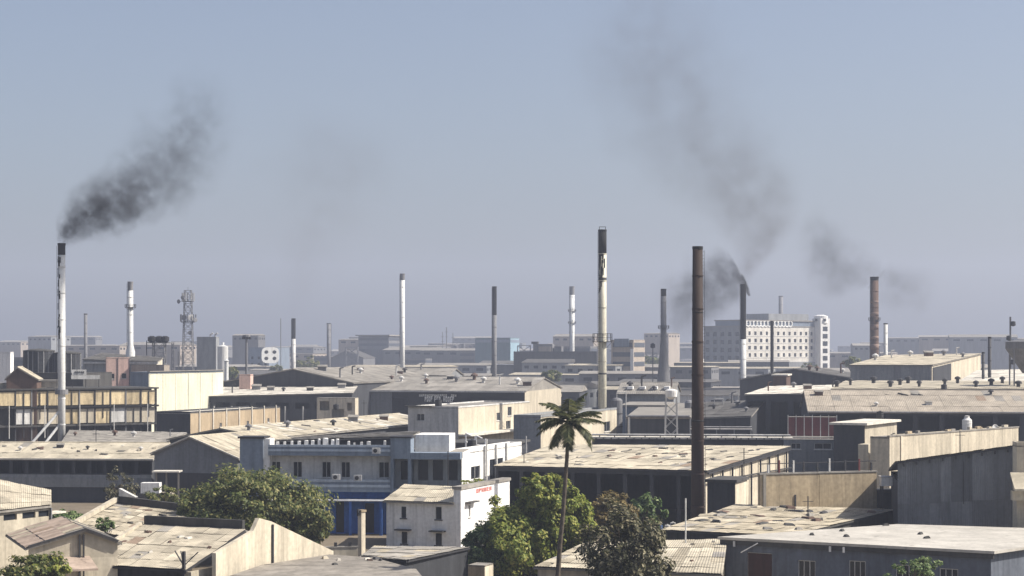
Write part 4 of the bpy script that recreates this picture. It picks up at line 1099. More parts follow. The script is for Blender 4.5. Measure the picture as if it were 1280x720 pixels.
def bands(px0, px1, pxB, d, yt, rows, label, name='banded_block', wm=FARW, ang=-20, cat='building', glass=BRONZE, rwm=None):
    b = flat(name, label, cat, px0, px1, pxB, d, yt, ang, wm, CONC, par=.4, rwm=rwm)
    dz = 3.6
    for k in range(rows):
        z1_ = b.zt - .7 - k * dz
        b.box('window_band', .6, b.W - .6, -.1, -.01, z1_ - 1.7, z1_, glass)
        b.box('window_band', b.W + .01, b.W + .1, .6, b.D - .6, z1_ - 1.7, z1_, glass)
    return b
b = bands(448, 486, 500, 1250, 421, 5, 'hazy stepped grey block left of the tall white chimney')
b.box('roof_overhang', -1.5, b.W + 1, -1.5, b.D, b.zt + .5, b.zt + 1.3, CONC)
b.box('lower_wing', b.W * .3, b.W + 9, -4, -.2, 0, b.zt - 8, FARW)
gable_v('hazy_shed', 'hazy gabled shed left of the stepped grey block', 'shed', 414, 432, 454, 1180, 447, 438, 447, 30, -10, FARW, DARKR, joined=True, sw=4, sl=8)
b = bands(537, 612, 622, 1250, 446, 2, 'low hazy block with antenna masts on its roof')
b.box('roof_room', .5, b.W * .4, 1, 8, b.zt, b.Z(438), FARW)
for k, (px, yt, w) in enumerate(((556, 409, .35), (551, 415, .2), (564, 416, .2), (568, 431, .8), (577, 429, .9))):
    a = b.A(px)
    if w < .5: MB().bar((a, 3, b.zt), (a, 3, b.Z(yt)), w, 6).bar((a - 1.2, 3, b.Z(yt + 6)), (a + 1.2, 3, b.Z(yt + 6)), .15).bar((a - .9, 3, b.Z(yt + 12)), (a + .9, 3, b.Z(yt + 12)), .15).build('antenna_mast', STEELG, b.r)
    else: MB().lathe([(w, b.zt), (w * 1.4, b.Z(yt + 5)), (w * 1.4, b.Z(yt + 1)), (.2, b.Z(yt))], 12, (a, 3)).build('roof_tank', STEELG, b.r)
b = bands(594, 638, 649, 1120, 423, 1, 'teal clad block on the hazy skyline', wm=TEAL, glass=BLUEW, rwm=SKYBL)
b = flat('white_low_roof', 'low white roofed building below the teal block', 'building', 588, 645, 655, 900, 455, -20, FARW, WHITE, par=0, over=1)
b = flat('slate_mill', 'broad slate grey mill block left of the cream chimney', 'mill', 642, 746, 758, 850, 441, -9, DCONC, DCONC, par=.6)
b.box('roof_room', b.A(666), b.A(690), 1, 8, b.zt, b.Z(430), FARW); b.box('roof_room', b.A(673), b.A(688), .5, 6, b.zt, b.Z(433), FART); b.box('roof_room', b.A(692), b.A(701), 2, 9, b.zt, b.Z(433), FARW)
b.box('roof_room', b.A(664), b.A(672), .4, 4, b.Z(430) + .002, b.Z(427), DCONC)
poly('sloped_mill_wing', 'sloping dark roof wing at the left of the slate mill', 'mill', [(640, 466, 850), (668, 466, 843), (672, 449, 885), (664, 448, 892)], GREYW, DARKR, joined=True, sw=4, sl=8)
b = bands(764, 792, 806, 720, 426, 6, 'tan office block with long window bands beside the cream chimney', wm=FART)
b.box('plant_room', b.W * .15, b.W * .8, -.5, 4, b.zt - 2.2, b.zt + .8, BLUEW)
for k, aa in enumerate((.86,)): b.box('white_pier', b.W * aa, b.W * aa + 1.2, -.3, -.12, 6, b.zt - 3, WHITE)
b = bands(806, 822, 828, 1000, 455, 2, 'small hazy block right of the tan office')
b = flat('white_far_shed', 'low white hazy shed left of the brown chimney', 'shed', 850, 872, 880, 1200, 449, -20, WHITE, WHITE, par=0)
flat('hazy_base_block', 'shaded hazy block at the foot of the office block', 'building', 870, 934, 940, 850, 470, -20, GREYW, DCONC, par=.3)
b = flat('far_white_hut', 'small white block cut by the left edge of the skyline', 'building', -12, 13, 16, 600, 441, -15, WHITE, CONC, par=.3)
b = bands(14, 34, 40, 650, 448, 2, 'low hazy block beside the white block on the left skyline')

bands(574, 594, 600, 1160, 440, 3, 'hazy narrow block left of the teal block')
bands(505, 532, 540, 1120, 449, 2, 'hazy low block right of the tall slim white chimney')
bands(392, 412, 417, 1200, 446, 2, 'hazy low block left of the hazy pegged chimney')
bands(700, 738, 748, 1000, 434, 3, 'hazy grey block rising behind the slate mill')
bands(346, 362, 368, 1050, 447, 2, 'hazy low block right of the dotted signboard')
# inclined hopper at the right edge
b = Bld('conveyor_hopper', 'grey conical hopper on legs cut by the right edge', 'hopper', 1262, 330, -5)
zt = b.Z(427); r_ = 3.4
MB().lathe([(.5, zt - 5.5), (r_, zt - 1.2), (r_, zt), (.4, zt + .5)], 24, (3.2, 3)).build('hopper_body', STEELG, b.r)
for sx in (-1, 1):
    for sy in (-1, 1): MB().bar((3.2 + sx * 2.3, 3 + sy * 2.3, 0), (3.2 + sx * 2.3, 3 + sy * 2.3, zt - 1), .16).build('leg', STEELG, b.r)

# filler sheds and blocks that crowd the middle and far distance
MARKS = [(0, 'at the left edge'), (49, 'behind the round tanks'), (77, 'behind the tall smoking white chimney'), (107, 'near the thin short dark chimney'), (163, 'near the ring platform chimney'), (199, 'behind the drum tower'), (235, 'behind the telecom tower'),
         (278, 'near the white silo'), (308, 'near the floodlight mast'), (338, 'near the dotted signboard'), (367, 'near the slim dark topped chimney'), (411, 'near the hazy pegged chimney'), (470, 'near the stepped grey block'),
         (503, 'near the tall slim white chimney'), (556, 'near the roof antenna masts'), (618, 'near the slim chimney by the teal block'), (680, 'near the slate mill'), (715, 'near the two platform chimney'), (753, 'near the cream chimney'),
         (786, 'near the tan office block'), (830, 'near the conical foot chimney'), (872, 'near the rusty brown chimney'), (929, 'near the smoking dark chimney'), (965, 'near the dark slender pole'), (1005, 'near the white office block'),
         (1050, 'left of the brown banded chimney'), (1107, 'near the short white stack'), (1160, 'behind the grey tan hall'), (1237, 'near the thin flue pipe'), (1275, 'at the right edge')]
WORD = {'dark_sheet_wall': 'dark', 'grey_plaster': 'grey', 'cream_plaster': 'cream', 'distant_grey_wall': 'dull grey', 'stained_white_paint': 'whitish', 'distant_tan_wall': 'tan', 'grey_sheet_roof': 'grey',
        'sooty_sheet_roof': 'sooty', 'asbestos_roof_tan': 'tan', 'pale_sheet_roof': 'pale', 'asbestos_roof_grey': 'brownish', 'weathered_concrete': 'concrete'}
def low(name, label, cat, group, n, dr, zr_, wr, dp, mats, roofs, seed, holes=True, adj=''):
    rr = random.Random(seed)
    for i in range(n):
        d_ = rr.uniform(*dr); px = rr.uniform(-30, 1310) if n > 1 else 640
        px = -40 + (i + rr.random() * .8) * 1370 / n
        pc = px + 12
        near = min(MARKS, key=lambda q: abs(q[0] - pc))[1]
        z_ = rr.uniform(*zr_); w_ = rr.uniform(*wr); D_ = rr.uniform(*dp)
        b = Bld(name, label, cat, px, d_, rr.uniform(-24, -6), group)
        m_ = rr.choice(mats); rm = rr.choice(roofs)
        b.r['label'] = '%s %s with %s roof %s' % (WORD[m_.name] + ' ' + adj, cat, WORD[rm.name], near)
        b.wall('F', 0, w_, 0, z_, 0, m_, [(w_ * (k + .5) / 5, z_ - 2.6, w_ / 5 * .5, 1.3) for k in range(5)] if holes else (), frame=False)
        b.wall('R', 0, D_, 0, z_, w_, m_, [(D_ * (k + .5) / 4, z_ - 2.6, D_ / 4 * .5, 1.3) for k in range(4)] if holes else (), frame=False)
        b.wall('L', 0, D_, 0, z_, 0, m_); b.wall('K', 0, w_, 0, z_, D_, m_)
        h_ = rr.uniform(.1, 2.0)
        MB().add([(-.4, -.4, z_), (w_ + .4, -.4, z_), (w_ + .4, D_ + .4, z_), (-.4, D_ + .4, z_), (-.4, D_ / 2, z_ + h_), (w_ + .4, D_ / 2, z_ + h_)],
                 [(0, 1, 5, 4), (2, 3, 4, 5), (1, 2, 5), (3, 0, 4), (0, 3, 2, 1)]).build('roof', rm, b.r)
low('low_shed', 'low shed among the crowded hazy roofs in the middle distance', 'shed', 'crowded middle distance sheds', 34, (480, 640), (6.5, 10), (14, 34), (14, 26), [DARKW, GREYW, DARKW, FARW, GREYW, WHITED], [GREYR, DARKR, GREYR, TAN2, DARKR], 3, adj='low')
low('hazy_shed', 'small hazy shed below the far skyline', 'shed', 'hazy sheds below the skyline', 40, (660, 980), (7, 14), (16, 40), (16, 30), [FARW, GREYW, FARW, DARKW, FART], [GREYR, DARKR, GREYR, TAN2], 5, adj='hazy distant')
low('skyline_block', 'small faint block on the far hazy skyline', 'building', 'faint skyline blocks', 96, (1150, 2200), (9, 31), (14, 45), (14, 30), [FARW, FARW, FART, GREYW], [CONC, GREYR], 9, adj='faint far')

# ------------------------------------------------------------------ chimneys and towers
BAND = mat('faded_pink_band', (.27, .19, .155), stain=.5)
c77 = chimney('tall white chimney with black top pouring smoke, far left', 77, 292, 304, 9.2, STEELW, cap=1.8, rings=(), ladder_ang=190)
for (y0, x1, y1) in ((513, 44, 553), (530, 59, 555)):
    s_ = 292 / F
    MB().bar((-.2, -.1, zrow(y0, 292)), ((x1 - 77) * s_, -2.0, zrow(y1, 292)), .2, 8).build('inclined_duct', STEELW, c77)
MB().lathe([(1.0, zrow(493, 292)), (1.0, zrow(487, 292))], 16).build('collar', STEELG, c77)
for k in range(22):      # dark flecks painting in the ragged edge of shade down the shaft
    z_ = lerp(zrow(430, 292), zrow(325, 292), random.random()); a = R(random.uniform(205, 262)); r_ = 9.2 * 292 / F / 2 + .012
    o = MB().box(-.06 - random.random() * .08, .07 + random.random() * .08, -.02, .02, -.15, .25 + random.random() * .7).build('shade_fleck', SOOT, c77)
    o.location = (r_ * math.cos(a), r_ * math.sin(a), z_); o.rotation_euler.z = a + math.pi / 2
chimney('thin short dark chimney left of the platform chimney', 107, 650, 392, 4.2, STEELG, ladder=False)
c = chimney('white chimney with one ring platform above the grey hall', 163, 425, 352, 6.6, STEELW, cap=2.0, capm=STEELG, platforms=((384, 14, 3.5),), flare=(1.5, 431, 440), taper=.15)
chimney('slim dark topped chimney right of the dotted signboard', 367, 750, 398, 5, WHITED, cap=8, capm=SOOT)
c = chimney('hazy grey chimney with side pegs left of the stepped block', 411, 950, 404, 5.2, STEELG, ladder_ang=350)
chimney('tall slim white chimney in the left centre', 503, 640, 342, 5.8, STEELW, cap=2.2, capm=STEELG)
chimney('slim rusty chimney beside the teal block', 618, 600, 358, 5.6, STEELG, cap=9)
chimney('hazy grey and white chimney with two small platforms', 715, 900, 358, 6.2, STEELW, cap=4, capm=STEELG, platforms=((389, 10, 2), (404, 10, 2)))
c = chimney('tall cream chimney with black top and railed platform', 753, 312, 287, 10.2, STEELC, platforms=((427, 25, 10),), ladder_ang=215, bands=((347, 350, IRON), (466, 468, IRON)))
z0_, z1_ = zrow(330, 312), zrow(287, 312); r_ = 10.2 * 312 / F / 2
MB().lathe([(r_ * 1.02, lerp(z0_, z1_, .3)), (r_ * 1.02, z1_ - .3)], 24).build('soot_sleeve', SOOT, c, True)
for k in range(46):
    t_ = random.random() ** 1.6; z_ = lerp(lerp(z0_, z1_, .3), zrow(372, 312), t_); a = R(random.uniform(195, 300)); w_ = random.uniform(.03, .09)
    o = MB().box(-w_, w_, -.02, .02, 0, random.uniform(.6, 3.2)).build('soot_streak', SOOT, c)
    o.location = (r_ * 1.015 * math.cos(a), r_ * 1.015 * math.sin(a), z_); o.rotation_euler.z = a + math.pi / 2
MB().bar((-.5, 0, z1_), (-.5, 0, z1_ + .45), .06).bar((.5, 0, z1_), (.5, 0, z1_ + .45), .06).bar((-.55, 0, z1_ + .45), (.55, 0, z1_ + .45), .06).build('top_frame', IRON, c)
c = chimney('grey chimney with a small platform and wide conical foot', 829.5, 520, 361, 6.6, STEELG, cap=2, capm=SOOT, platforms=((410, 14, 3),), flare=(2.6, 425, 505), taper=.25)
chimney('tall thick rusty brown chimney in the right centre', 872, 197, 308, 12.6, RUST, taper=.35, ladder_ang=25, bands=((390, 391.5, SOOT), (525, 527, SOOT)), n=32)
chimney('dark chimney with a white foot smoking before the office block', 929, 520, 355, 7.2, STEELW, cap=15, capm=SOOT)
chimney('short grey stack behind the office block', 976, 1150, 370, 5.4, STEELG, ladder=False)
c = chimney('thick brown chimney with pale bands and a platform, right', 1093, 520, 346, 10.2, STEELB, cap=1, platforms=((400, 15, 3),), taper=.12, bands=((376, 379, BAND), (390, 395, BAND), (405, 412, BAND), (420, 424, BAND), (430, 437, BAND)))
chimney('short white stack right of the brown banded chimney', 1107, 526, 404, 5, STEELW, ladder=False, cap=None)
chimney('thin dark flue pipe at the right above the cream roof', 1237, 362, 421, 4.2, IRON, ladder=False)
chimney('small bent dark flue left of the thin flue pipe', 1229, 360, 440, 3.5, IRON, ladder=False)

def pole(label, px, d, yt, r_, name='pole', cat='pole', head=None, m=STEELG):
    x = (px - 640) * d / F; zt = zrow(yt, d)
    o = tag(empty(name, (x, d, 0)), label, cat)
    MB().bar((0, 0, 0), (0, 0, zt), r_, 8).build('shaft', m, o)
    if head: head(o, zt)
    return o
def flood(o, zt):
    MB().lathe([(.3, zt - .4), (.95, zt - .2), (.95, zt + .2), (.2, zt + .4)], 12).build('lamp_ring', STEELG, o)
    for k in range(6):
        a = k * math.pi / 3; MB().box(math.cos(a) * .8 - .28, math.cos(a) * .8 + .28, math.sin(a) * .8 - .28, math.sin(a) * .8 + .28, zt - .8, zt - .25).build('floodlight', IRON, o)
pole('floodlight mast with a round lamp head, left skyline', 308, 470, 420, .28, 'floodlight_mast', 'mast', flood)
pole('very thin faint mast left of the slim dark chimney', 351, 900, 398, .2, 'thin_mast', 'mast')
pole('dark slender pole before the white office block', 965, 470, 401, .42, 'dark_pole', 'pole', m=IRON)
def dishes(o, zt):
    for k, (dz, sx) in enumerate(((1.5, .5), (4.5, -.4), (9.5, .4))): MB().lathe([(.1, zt - dz - .5), (.55, zt - dz - .3), (.5, zt - dz + .5), (.1, zt - dz + .6)], 10, (sx, -.3)).build('antenna', IRON, o)
pole('slim antenna mast near the right edge', 1263, 400, 396, .2, 'antenna_mast', 'mast', dishes)
pole('small lamp post behind the boiler sheds', 816, 520, 433, .14, 'lamp_post', 'lamp', lambda o, zt: MB().lathe([(.2, zt - .5), (.65, zt - .3), (.65, zt + .6), (.2, zt + .9)], 10).build('lamp_head', IRON, o))
for lab, px, yt in (('white lamp post beside the white parapet house', 608.5, 549), ('thin grey post before the cream workshop', 657.5, 545)):
    pole(lab, px, 214 if px < 620 else 246, yt, .09, 'yard_post', 'post', m=WHITED)

def lattice(label, px, d, yt, wt, wb, nb, name='lattice_tower', cat='tower', zb_=0.0, t_=.11, m=STEELG):
    x = (px - 640) * d / F; zt = zrow(yt, d)
    o = tag(empty(name, (x, d, 0)), label, cat)
    cs = [(-1, -1), (1, -1), (1, 1), (-1, 1)]
    wd = lambda z: lerp(wb, wt, z / zt) / 2
    for sx, sy in cs:
        MB().bar((sx * wb / 2, sy * wb / 2, 0), (sx * wt / 2, sy * wt / 2, zt), t_ * 1.2).build('leg', m, o)
    for k in range(nb):
        za, zb2 = zt * k / nb, zt * (k + 1) / nb
        g = MB()
        for i in range(4):
            (ax, ay), (bx, by) = cs[i], cs[(i + 1) % 4]
            wa, wb_ = wd(za), wd(zb2)
            g.bar((ax * wa, ay * wa, za), (bx * wb_, by * wb_, zb2), t_ * .7).bar((bx * wa, by * wa, za), (ax * wb_, ay * wb_, zb2), t_ * .7)
            g.bar((ax * wb_, ay * wb_, zb2), (bx * wb_, by * wb_, zb2), t_ * .7)
        g.build('bracing', m, o)
    return o, zt
o, zt = lattice('lattice telecom tower hung with dishes and panel antennas', 235, 640, 363, 2.2, 4.2, 18)
s_ = 640 / F
def dish(parent, x, z, r_, yaw):
    q = MB().lathe([(.06, 0), (r_ * .6, .12), (r_, .42), (r_ * .96, .46), (r_ * .3, .5)], 14).build('dish', STEELG if r_ < 1 else WHITED, parent)
    q.location = (x, -1.0, z); q.rotation_euler = (R(90), 0, R(yaw))
for x, py, r_, yw in ((-10, 377, .75, -30), (4, 397, 1.05, 20), (-4, 397, .95, -10), (9, 400, .8, 40), (-6, 372, .6, 0), (3, 416, .7, 10)): dish(o, x * s_, zrow(py, 640), r_, yw)
MB().bar((-10 * s_, -.9, zrow(377, 640)), (0, 0, zrow(377, 640)), .1).build('dish_arm', STEELG, o)
for k in range(7):
    a = k * 2 * math.pi / 7; MB().box(2.0 * math.cos(a) - .17, 2.0 * math.cos(a) + .17, 2.0 * math.sin(a) - .12, 2.0 * math.sin(a) + .12, zt - 3.6, zt - .8).build('panel_antenna', WHITED, o)
    a += .3; MB().box(2.6 * math.cos(a) - .16, 2.6 * math.cos(a) + .16, 2.6 * math.sin(a) - .12, 2.6 * math.sin(a) + .12, zrow(402, 640), zrow(393, 640)).build('panel_antenna', STEELG, o)
MB().lathe([(.8, zrow(403, 640)), (2.4, zrow(403, 640)), (2.4, zrow(402, 640)), (.8, zrow(402, 640))], 14).build('platform', IRON, o)
MB().lathe([(.8, zt - 3.8), (1.9, zt - 3.8), (1.9, zt - 3.6), (.8, zt - 3.6)], 14).build('platform', IRON, o)
MB().bar((0, 0, zt), (0, 0, zt + 1.2), .06).build('rod', STEELG, o)
o, zt = lattice('short lattice tower topped with dark drums', 199, 440, 428, 2.6, 3.0, 9, 'drum_tower')
for (x, y_, r_) in ((-1.6, -.3, 1.0), (0, .3, 1.15), (1.4, -.2, .95)): MB().lathe([(r_ * .5, zt + .0), (r_, zt + .3), (r_, zt + 1.2), (r_ * .4, zt + 1.5)], 14, (x, y_)).build('drum', PVC, o)
MB().box(-2.6, 2.4, -1.4, 1.4, zt - .15, zt - .003).build('deck', IRON, o)
MB().bar((-2.9, 0, zt - 3), (-2.9, 0, zt + .4), .12).build('side_post', IRON, o)
lattice('faint slim lattice mast between the drum tower and telecom tower', 216, 520, 428, .6, .7, 12, 'slim_lattice_mast', 'mast', t_=.06)
lattice('thin lattice frame below the telecom tower', 226, 500, 440, 1.2, 1.4, 6, 'steel_frame', 'frame', t_=.07)

# ------------------------------------------------------------------ vegetation
def leaves(parent, name, C, rad, n, size, m, clumps, squash=.35, seed=1, fill=.55, droop=0.0):
    g = np.random.default_rng(seed)
    C = np.array(C); rad = np.array(rad)
    # clump centres: mostly towards an uneven outer shell
    d_ = g.normal(size=(clumps, 3)); d_ /= np.linalg.norm(d_, axis=1)[:, None]
    lob = 1 + .22 * np.sin(d_[:, 0] * 5 + seed) * np.cos(d_[:, 2] * 4 + seed * 2) + .12 * g.normal(size=clumps)
    rr = (fill + (1 - fill) * g.random(clumps) ** .6) * lob
    cc = d_ * rr[:, None] * .88
    ci = g.integers(0, clumps, n)
    cs = g.uniform(.12, .26, clumps)
    off = g.normal(size=(n, 3)); off /= np.linalg.norm(off, axis=1)[:, None]
    off *= (g.random(n) ** .5 * cs[ci])[:, None]
    p = (cc[ci] + off)
    outw = p / (np.linalg.norm(p, axis=1)[:, None] + 1e-6)
    P = C + p * rad
    nrm = outw * .7 + off / (cs[ci][:, None]) * .6 + g.normal(size=(n, 3)) * .55 + np.array([0, 0, .3]) + np.array(sdir) * .55
    nrm /= np.linalg.norm(nrm, axis=1)[:, None]
    t = np.cross(nrm, g.normal(size=(n, 3))); t /= np.linalg.norm(t, axis=1)[:, None]
    b_ = np.cross(nrm, t)
    s_ = size * g.uniform(.6, 1.35, n)[:, None]
    v = np.empty((n, 4, 3))
    v[:, 0] = P - t * s_; v[:, 1] = P + b_ * s_ * .5; v[:, 2] = P + t * s_; v[:, 3] = P - b_ * s_ * .5
    v[:, 2, 2] -= size * .25
    v = v[v[:, :, 2].min(axis=1) > .05]
    n = len(v)
    me = bpy.data.meshes.new(name)
    me.vertices.add(n * 4); me.vertices.foreach_set('co', v.reshape(-1).astype(np.float32))
    me.loops.add(n * 4); me.loops.foreach_set('vertex_index', np.arange(n * 4, dtype=np.int32))
    me.polygons.add(n); me.polygons.foreach_set('loop_start', np.arange(0, n * 4, 4, dtype=np.int32)); me.polygons.foreach_set('loop_total', np.full(n, 4, dtype=np.int32))
    me.materials.append(m); me.update(); me.validate()
    o = bpy.data.objects.new(name, me); COL.objects.link(o); o.parent = parent
    return o, C + cc * rad

def tree(label, px, py, d, rw, rh, m, n=16000, size=.2, clumps=120, seed=1, name='leafy_tree', rdepth=None, trunk=.28, cat='tree', parts=(), sh=True):
    x = (px - 640) * d / F; zc = zrow(py, d)
    o = tag(empty(name, (x, d, 0)), label, cat)
    s_ = d / F
    rad = (rw * s_, (rdepth or rw) * s_, rh * s_)
    cr, cc = leaves(o, 'crown', (0, 0, zc), rad, n, size, m, clumps, seed=seed)
    for k, (dx, dy, w2, h2, m2, n2) in enumerate(parts):
        leaves(o, 'crown', (dx * s_, -abs(w2) * s_ * .3, zc - dy * s_), (w2 * s_, w2 * s_, h2 * s_), n2, size, m2, max(20, clumps // 3), seed=seed + 11 + k)
    g = MB(); rr = random.Random(seed)
    zb_ = max(.8, zc - rad[2] * .8)
    g.lathe([(trunk * 1.4, 0), (trunk, zb_ * .4), (trunk * .8, zb_), (trunk * .5, zc)], 10)
    g.build('trunk', BARK, o)
    sel = cc[rr.sample(range(len(cc)), min(26, len(cc)))]
    for c_ in sel:
        st = Vector((0, 0, rr.uniform(zb_ * .7, max(zb_, zc - rad[2] * .2)))); en = Vector(c_); mid = st.lerp(en, .5) + Vector((rr.uniform(-.4, .4), rr.uniform(-.4, .4), .4))
        MB().bar(st, mid, trunk * .32, 5).bar(mid, en, trunk * .16, 5).build('limb', BARK, o)
    return o

tree('large round olive green tree left of the blue office', 318, 632, 180, 94, 52, LEAF_A, n=30000, size=.20, clumps=230, seed=2, rdepth=80,
     parts=((-62, 10, 38, 34, LEAF_A, 7000), (66, 22, 36, 36, LEAF_A, 7000), (-78, 22, 26, 22, LEAF_G, 3500)))
tree('broad bright green tree before the white wall house', 656, 676, 168, 60, 55, LEAF_B, n=34000, size=.19, clumps=240, seed=5,
     parts=((-48, 12, 34, 38, LEAF_G, 9000), (18, -60, 30, 26, LEAF_B, 8000), (50, -32, 38, 46, LEAF_B, 13000), (68, -2, 28, 42, LEAF_B, 6000)))
tree('brownish sparse tree between the green tree and dark tree', 765, 645, 176, 40, 30, LEAF_D, n=8000, size=.18, clumps=90, seed=8, trunk=.2)
tree('small fresh green tree behind the dark tree', 806, 646, 181, 24, 34, LEAF_G, n=5500, size=.2, clumps=60, seed=9, trunk=.16)
tree('dark dusty tree with scattered pale leaves, bottom centre', 782, 694, 138, 60, 58, LEAF_C, n=15000, size=.17, clumps=150, seed=12, trunk=.22)
tree('leafy sapling before the flat roofed house', 1143, 716, 140, 34, 25, LEAF_G, n=2600, size=.13, clumps=40, seed=15, trunk=.08)
tree('green bush in the bottom left corner', 44, 716, 130, 46, 26, LEAF_A, n=6500, size=.14, clumps=70, seed=17, trunk=.1, name='bush', cat='bush', parts=((22, -4, 26, 20, LEAF_B, 2500),))
tree('dark green bush beside the cream walled shed', 86, 652, 172, 28, 16, LEAF_G, n=3600, size=.14, clumps=50, seed=19, trunk=.1, name='bush', cat='bush')
tree('small pale bush on the dusty roof edge', 131, 655, 156, 15, 9, LEAF_G, n=1400, size=.11, clumps=26, seed=21, trunk=.06, name='bush', cat='bush')
tree('dull thin tree before the long tan shed', 150, 607, 214, 24, 22, LEAF_C, n=1500, size=.14, clumps=40, seed=23, trunk=.1)
tree('dark shrubs at the foot of the dark gable', 205, 622, 196, 26, 16, LEAF_A, n=2600, size=.14, clumps=40, seed=25, trunk=.1, name='bush', cat='bush')
tree('green plant pots beside the white parapet house', 590, 602, 205, 16, 6, LEAF_B, n=900, size=.12, clumps=16, seed=27, trunk=.05, name='bush', cat='bush')
for i, (px, py, d_, rw, rh) in enumerate(((385, 454, 900, 16, 9), (345, 462, 850, 10, 7), (815, 452, 900, 14, 8), (690, 470, 620, 14, 8), (1010, 462, 800, 12, 8), (520, 470, 700, 14, 7), (1065, 452, 700, 12, 7), (290, 466, 640, 9, 8))):
    t = tree('faint hazy tree among the distant roofs', px, py, d_, rw, rh, LEAF_A, n=1200, size=.6, clumps=40, seed=40 + i, trunk=.3)
    t['group'] = 'faint distant trees'

# palm
dp = 143.0
def px3(px, py): return PD(px, py, dp)
base = px3(696, 436 + 20 * F / dp)
o = tag(empty('palm_tree', (base.x, dp, 0)), 'tall slender palm tree with drooping fronds before the tan roof', 'palm tree')
pts = [px3(x, y) for x, y in ((696, 750), (697.5, 715), (700, 680), (703.5, 645), (706, 610), (708.5, 575), (710, 545), (710.5, 528))]
g = MB(); n = 10; vs = []; fs = []
fine = []
for i in range(len(pts) - 1):
    for k in range(6): fine.append(pts[i].lerp(pts[i + 1], k / 6))
fine.append(pts[-1])
for i, p in enumerate(fine):
    r_ = lerp(.19, .11, i / len(fine)) + (.018 if i % 2 else 0) + (.12 * max(0, 1 - i / 4))
    vs += [(p.x - base.x + r_ * math.cos(2 * math.pi * k / n), r_ * math.sin(2 * math.pi * k / n), max(0, p.z)) for k in range(n)]
for i in range(len(fine) - 1): fs += [(i * n + k, i * n + (k + 1) % n, (i + 1) * n + (k + 1) % n, (i + 1) * n + k) for k in range(n)]
mk('trunk', vs, fs, PTRUNK, o)
top = fine[-1] - Vector((base.x, dp, 0))
def frond(az, el, Lf, droop, seed):
    rr = random.Random(seed); K = 16
    h = Vector((math.cos(az), math.sin(az), 0)); side = Vector((-h.y, h.x, 0))
    P = []; ang = el; p = Vector(top)
    for k in range(K + 1):
        P.append(p.copy()); p = p + (h * math.cos(ang) + Vector((0, 0, 1)) * math.sin(ang)) * (Lf / K); ang -= droop / K
    g = MB()
    for k in range(K):
        g.bar(P[k], P[k + 1], lerp(.05, .012, k / K), 4)
    for k in range(2, K):
        for hf in (0, .33, .66):
            c_ = P[k].lerp(P[k + 1], hf); tdir = (P[k + 1] - P[k]).normalized(); up = side.cross(tdir)
            ll = .85 * math.sin(math.pi * min(1, (k + hf + 1.0) / (K + 2))) ** .6 * rr.uniform(.8, 1.1) * Lf / 3.0
            for sg in (-1, 1):
                dirv = (side * sg * .8 + tdir * .55 - Vector((0, 0, rr.uniform(.25, .7)))).normalized()
                wv = tdir * .048
                e = c_ + dirv * ll; m_ = c_ + dirv * ll * .5 + Vector((0, 0, .05))
                g.add([c_ - wv * .6, c_ + wv * .6, m_ + wv, e, m_ - wv], [(0, 1, 2, 3, 4)])
    g.build('frond', LEAF_P, o)
rr = random.Random(3)
NF = 24
for i in range(NF):
    az = i * 2.399963 + rr.uniform(-.2, .2); t = i / NF
    frond(az, lerp(1.5, -.5, t ** .8) + rr.uniform(-.15, .15), rr.uniform(2.5, 3.05), lerp(.95, 1.15, t) + rr.uniform(-.2, .3), i)
for k in range(6):
    a = k * 1.05; MB().lathe([(.03, -.16), (.12, -.06), (.13, .05), (.04, .14)], 10, (0, 0)).build('coconut', LEAF_D, o).location = top + Vector((.26 * math.cos(a), .26 * math.sin(a), -.18))
MB().lathe([(.16, -.5), (.24, -.2), (.2, .1), (.05, .5)], 10).build('crown_shaft', LEAF_P, o).location = top

# ------------------------------------------------------------------ small clutter
BARB = mat('blue_drum_plastic', (.03, .09, .28), stain=.3)
def drum(px, py, d, r_, h_, m, label, group, name='drum', cat='drum'):
    p = PD(px, py, d)
    o = tag(empty(name, (p.x, p.y, p.z)), label, cat, group)
    MB().lathe([(r_ * .95, 0), (r_, .05), (r_, h_ * .33), (r_ * 1.05, h_ * .36), (r_, h_ * .4), (r_, h_ * .68), (r_ * 1.05, h_ * .71), (r_, h_ * .75), (r_, h_ * .95), (r_ * .6, h_), (r_ * .2, h_ * 1.02)], 14).build('drum_body', m, o)
    MB().lathe([(r_ * .3, h_), (r_ * .3, h_ * 1.08), (.02, h_ * 1.1)], 10).build('lid', m, o)
    return o
for k, (px, py, d, r_, h_, m) in enumerate(((1180, 488, 322, .5, 1.0, PVC), (548, 508, 301, .55, 1.1, PVC), (590, 560, 225, .5, .95, PVC), (700, 516, 300, .5, 1.0, PVC), (1100, 523, 243, .45, .9, PVC), (420, 512, 330, .5, .9, PVC))):
    drum(px, py, d, r_, h_, m, 'black plastic roof tank ' + ('on the long grey shed ridge', 'on the white block roof', 'behind the white parapet house', 'on the cream workshop roof', 'on the stair tower slab', 'on the long ridge shed')[k], 'black roof tanks', 'roof_tank', 'water tank')
rr = random.Random(77)
for k in range(16):
    px = rr.uniform(700, 868); d = 208 + rr.uniform(-3, 1.5); o = drum(px, 436 + 20 * F / d - 1, d, .3, .9, rr.choice([BARB, WHITED, BARB, IRON]), 'drum in the dark yard before the broad tan shed', 'drums before the tan shed')
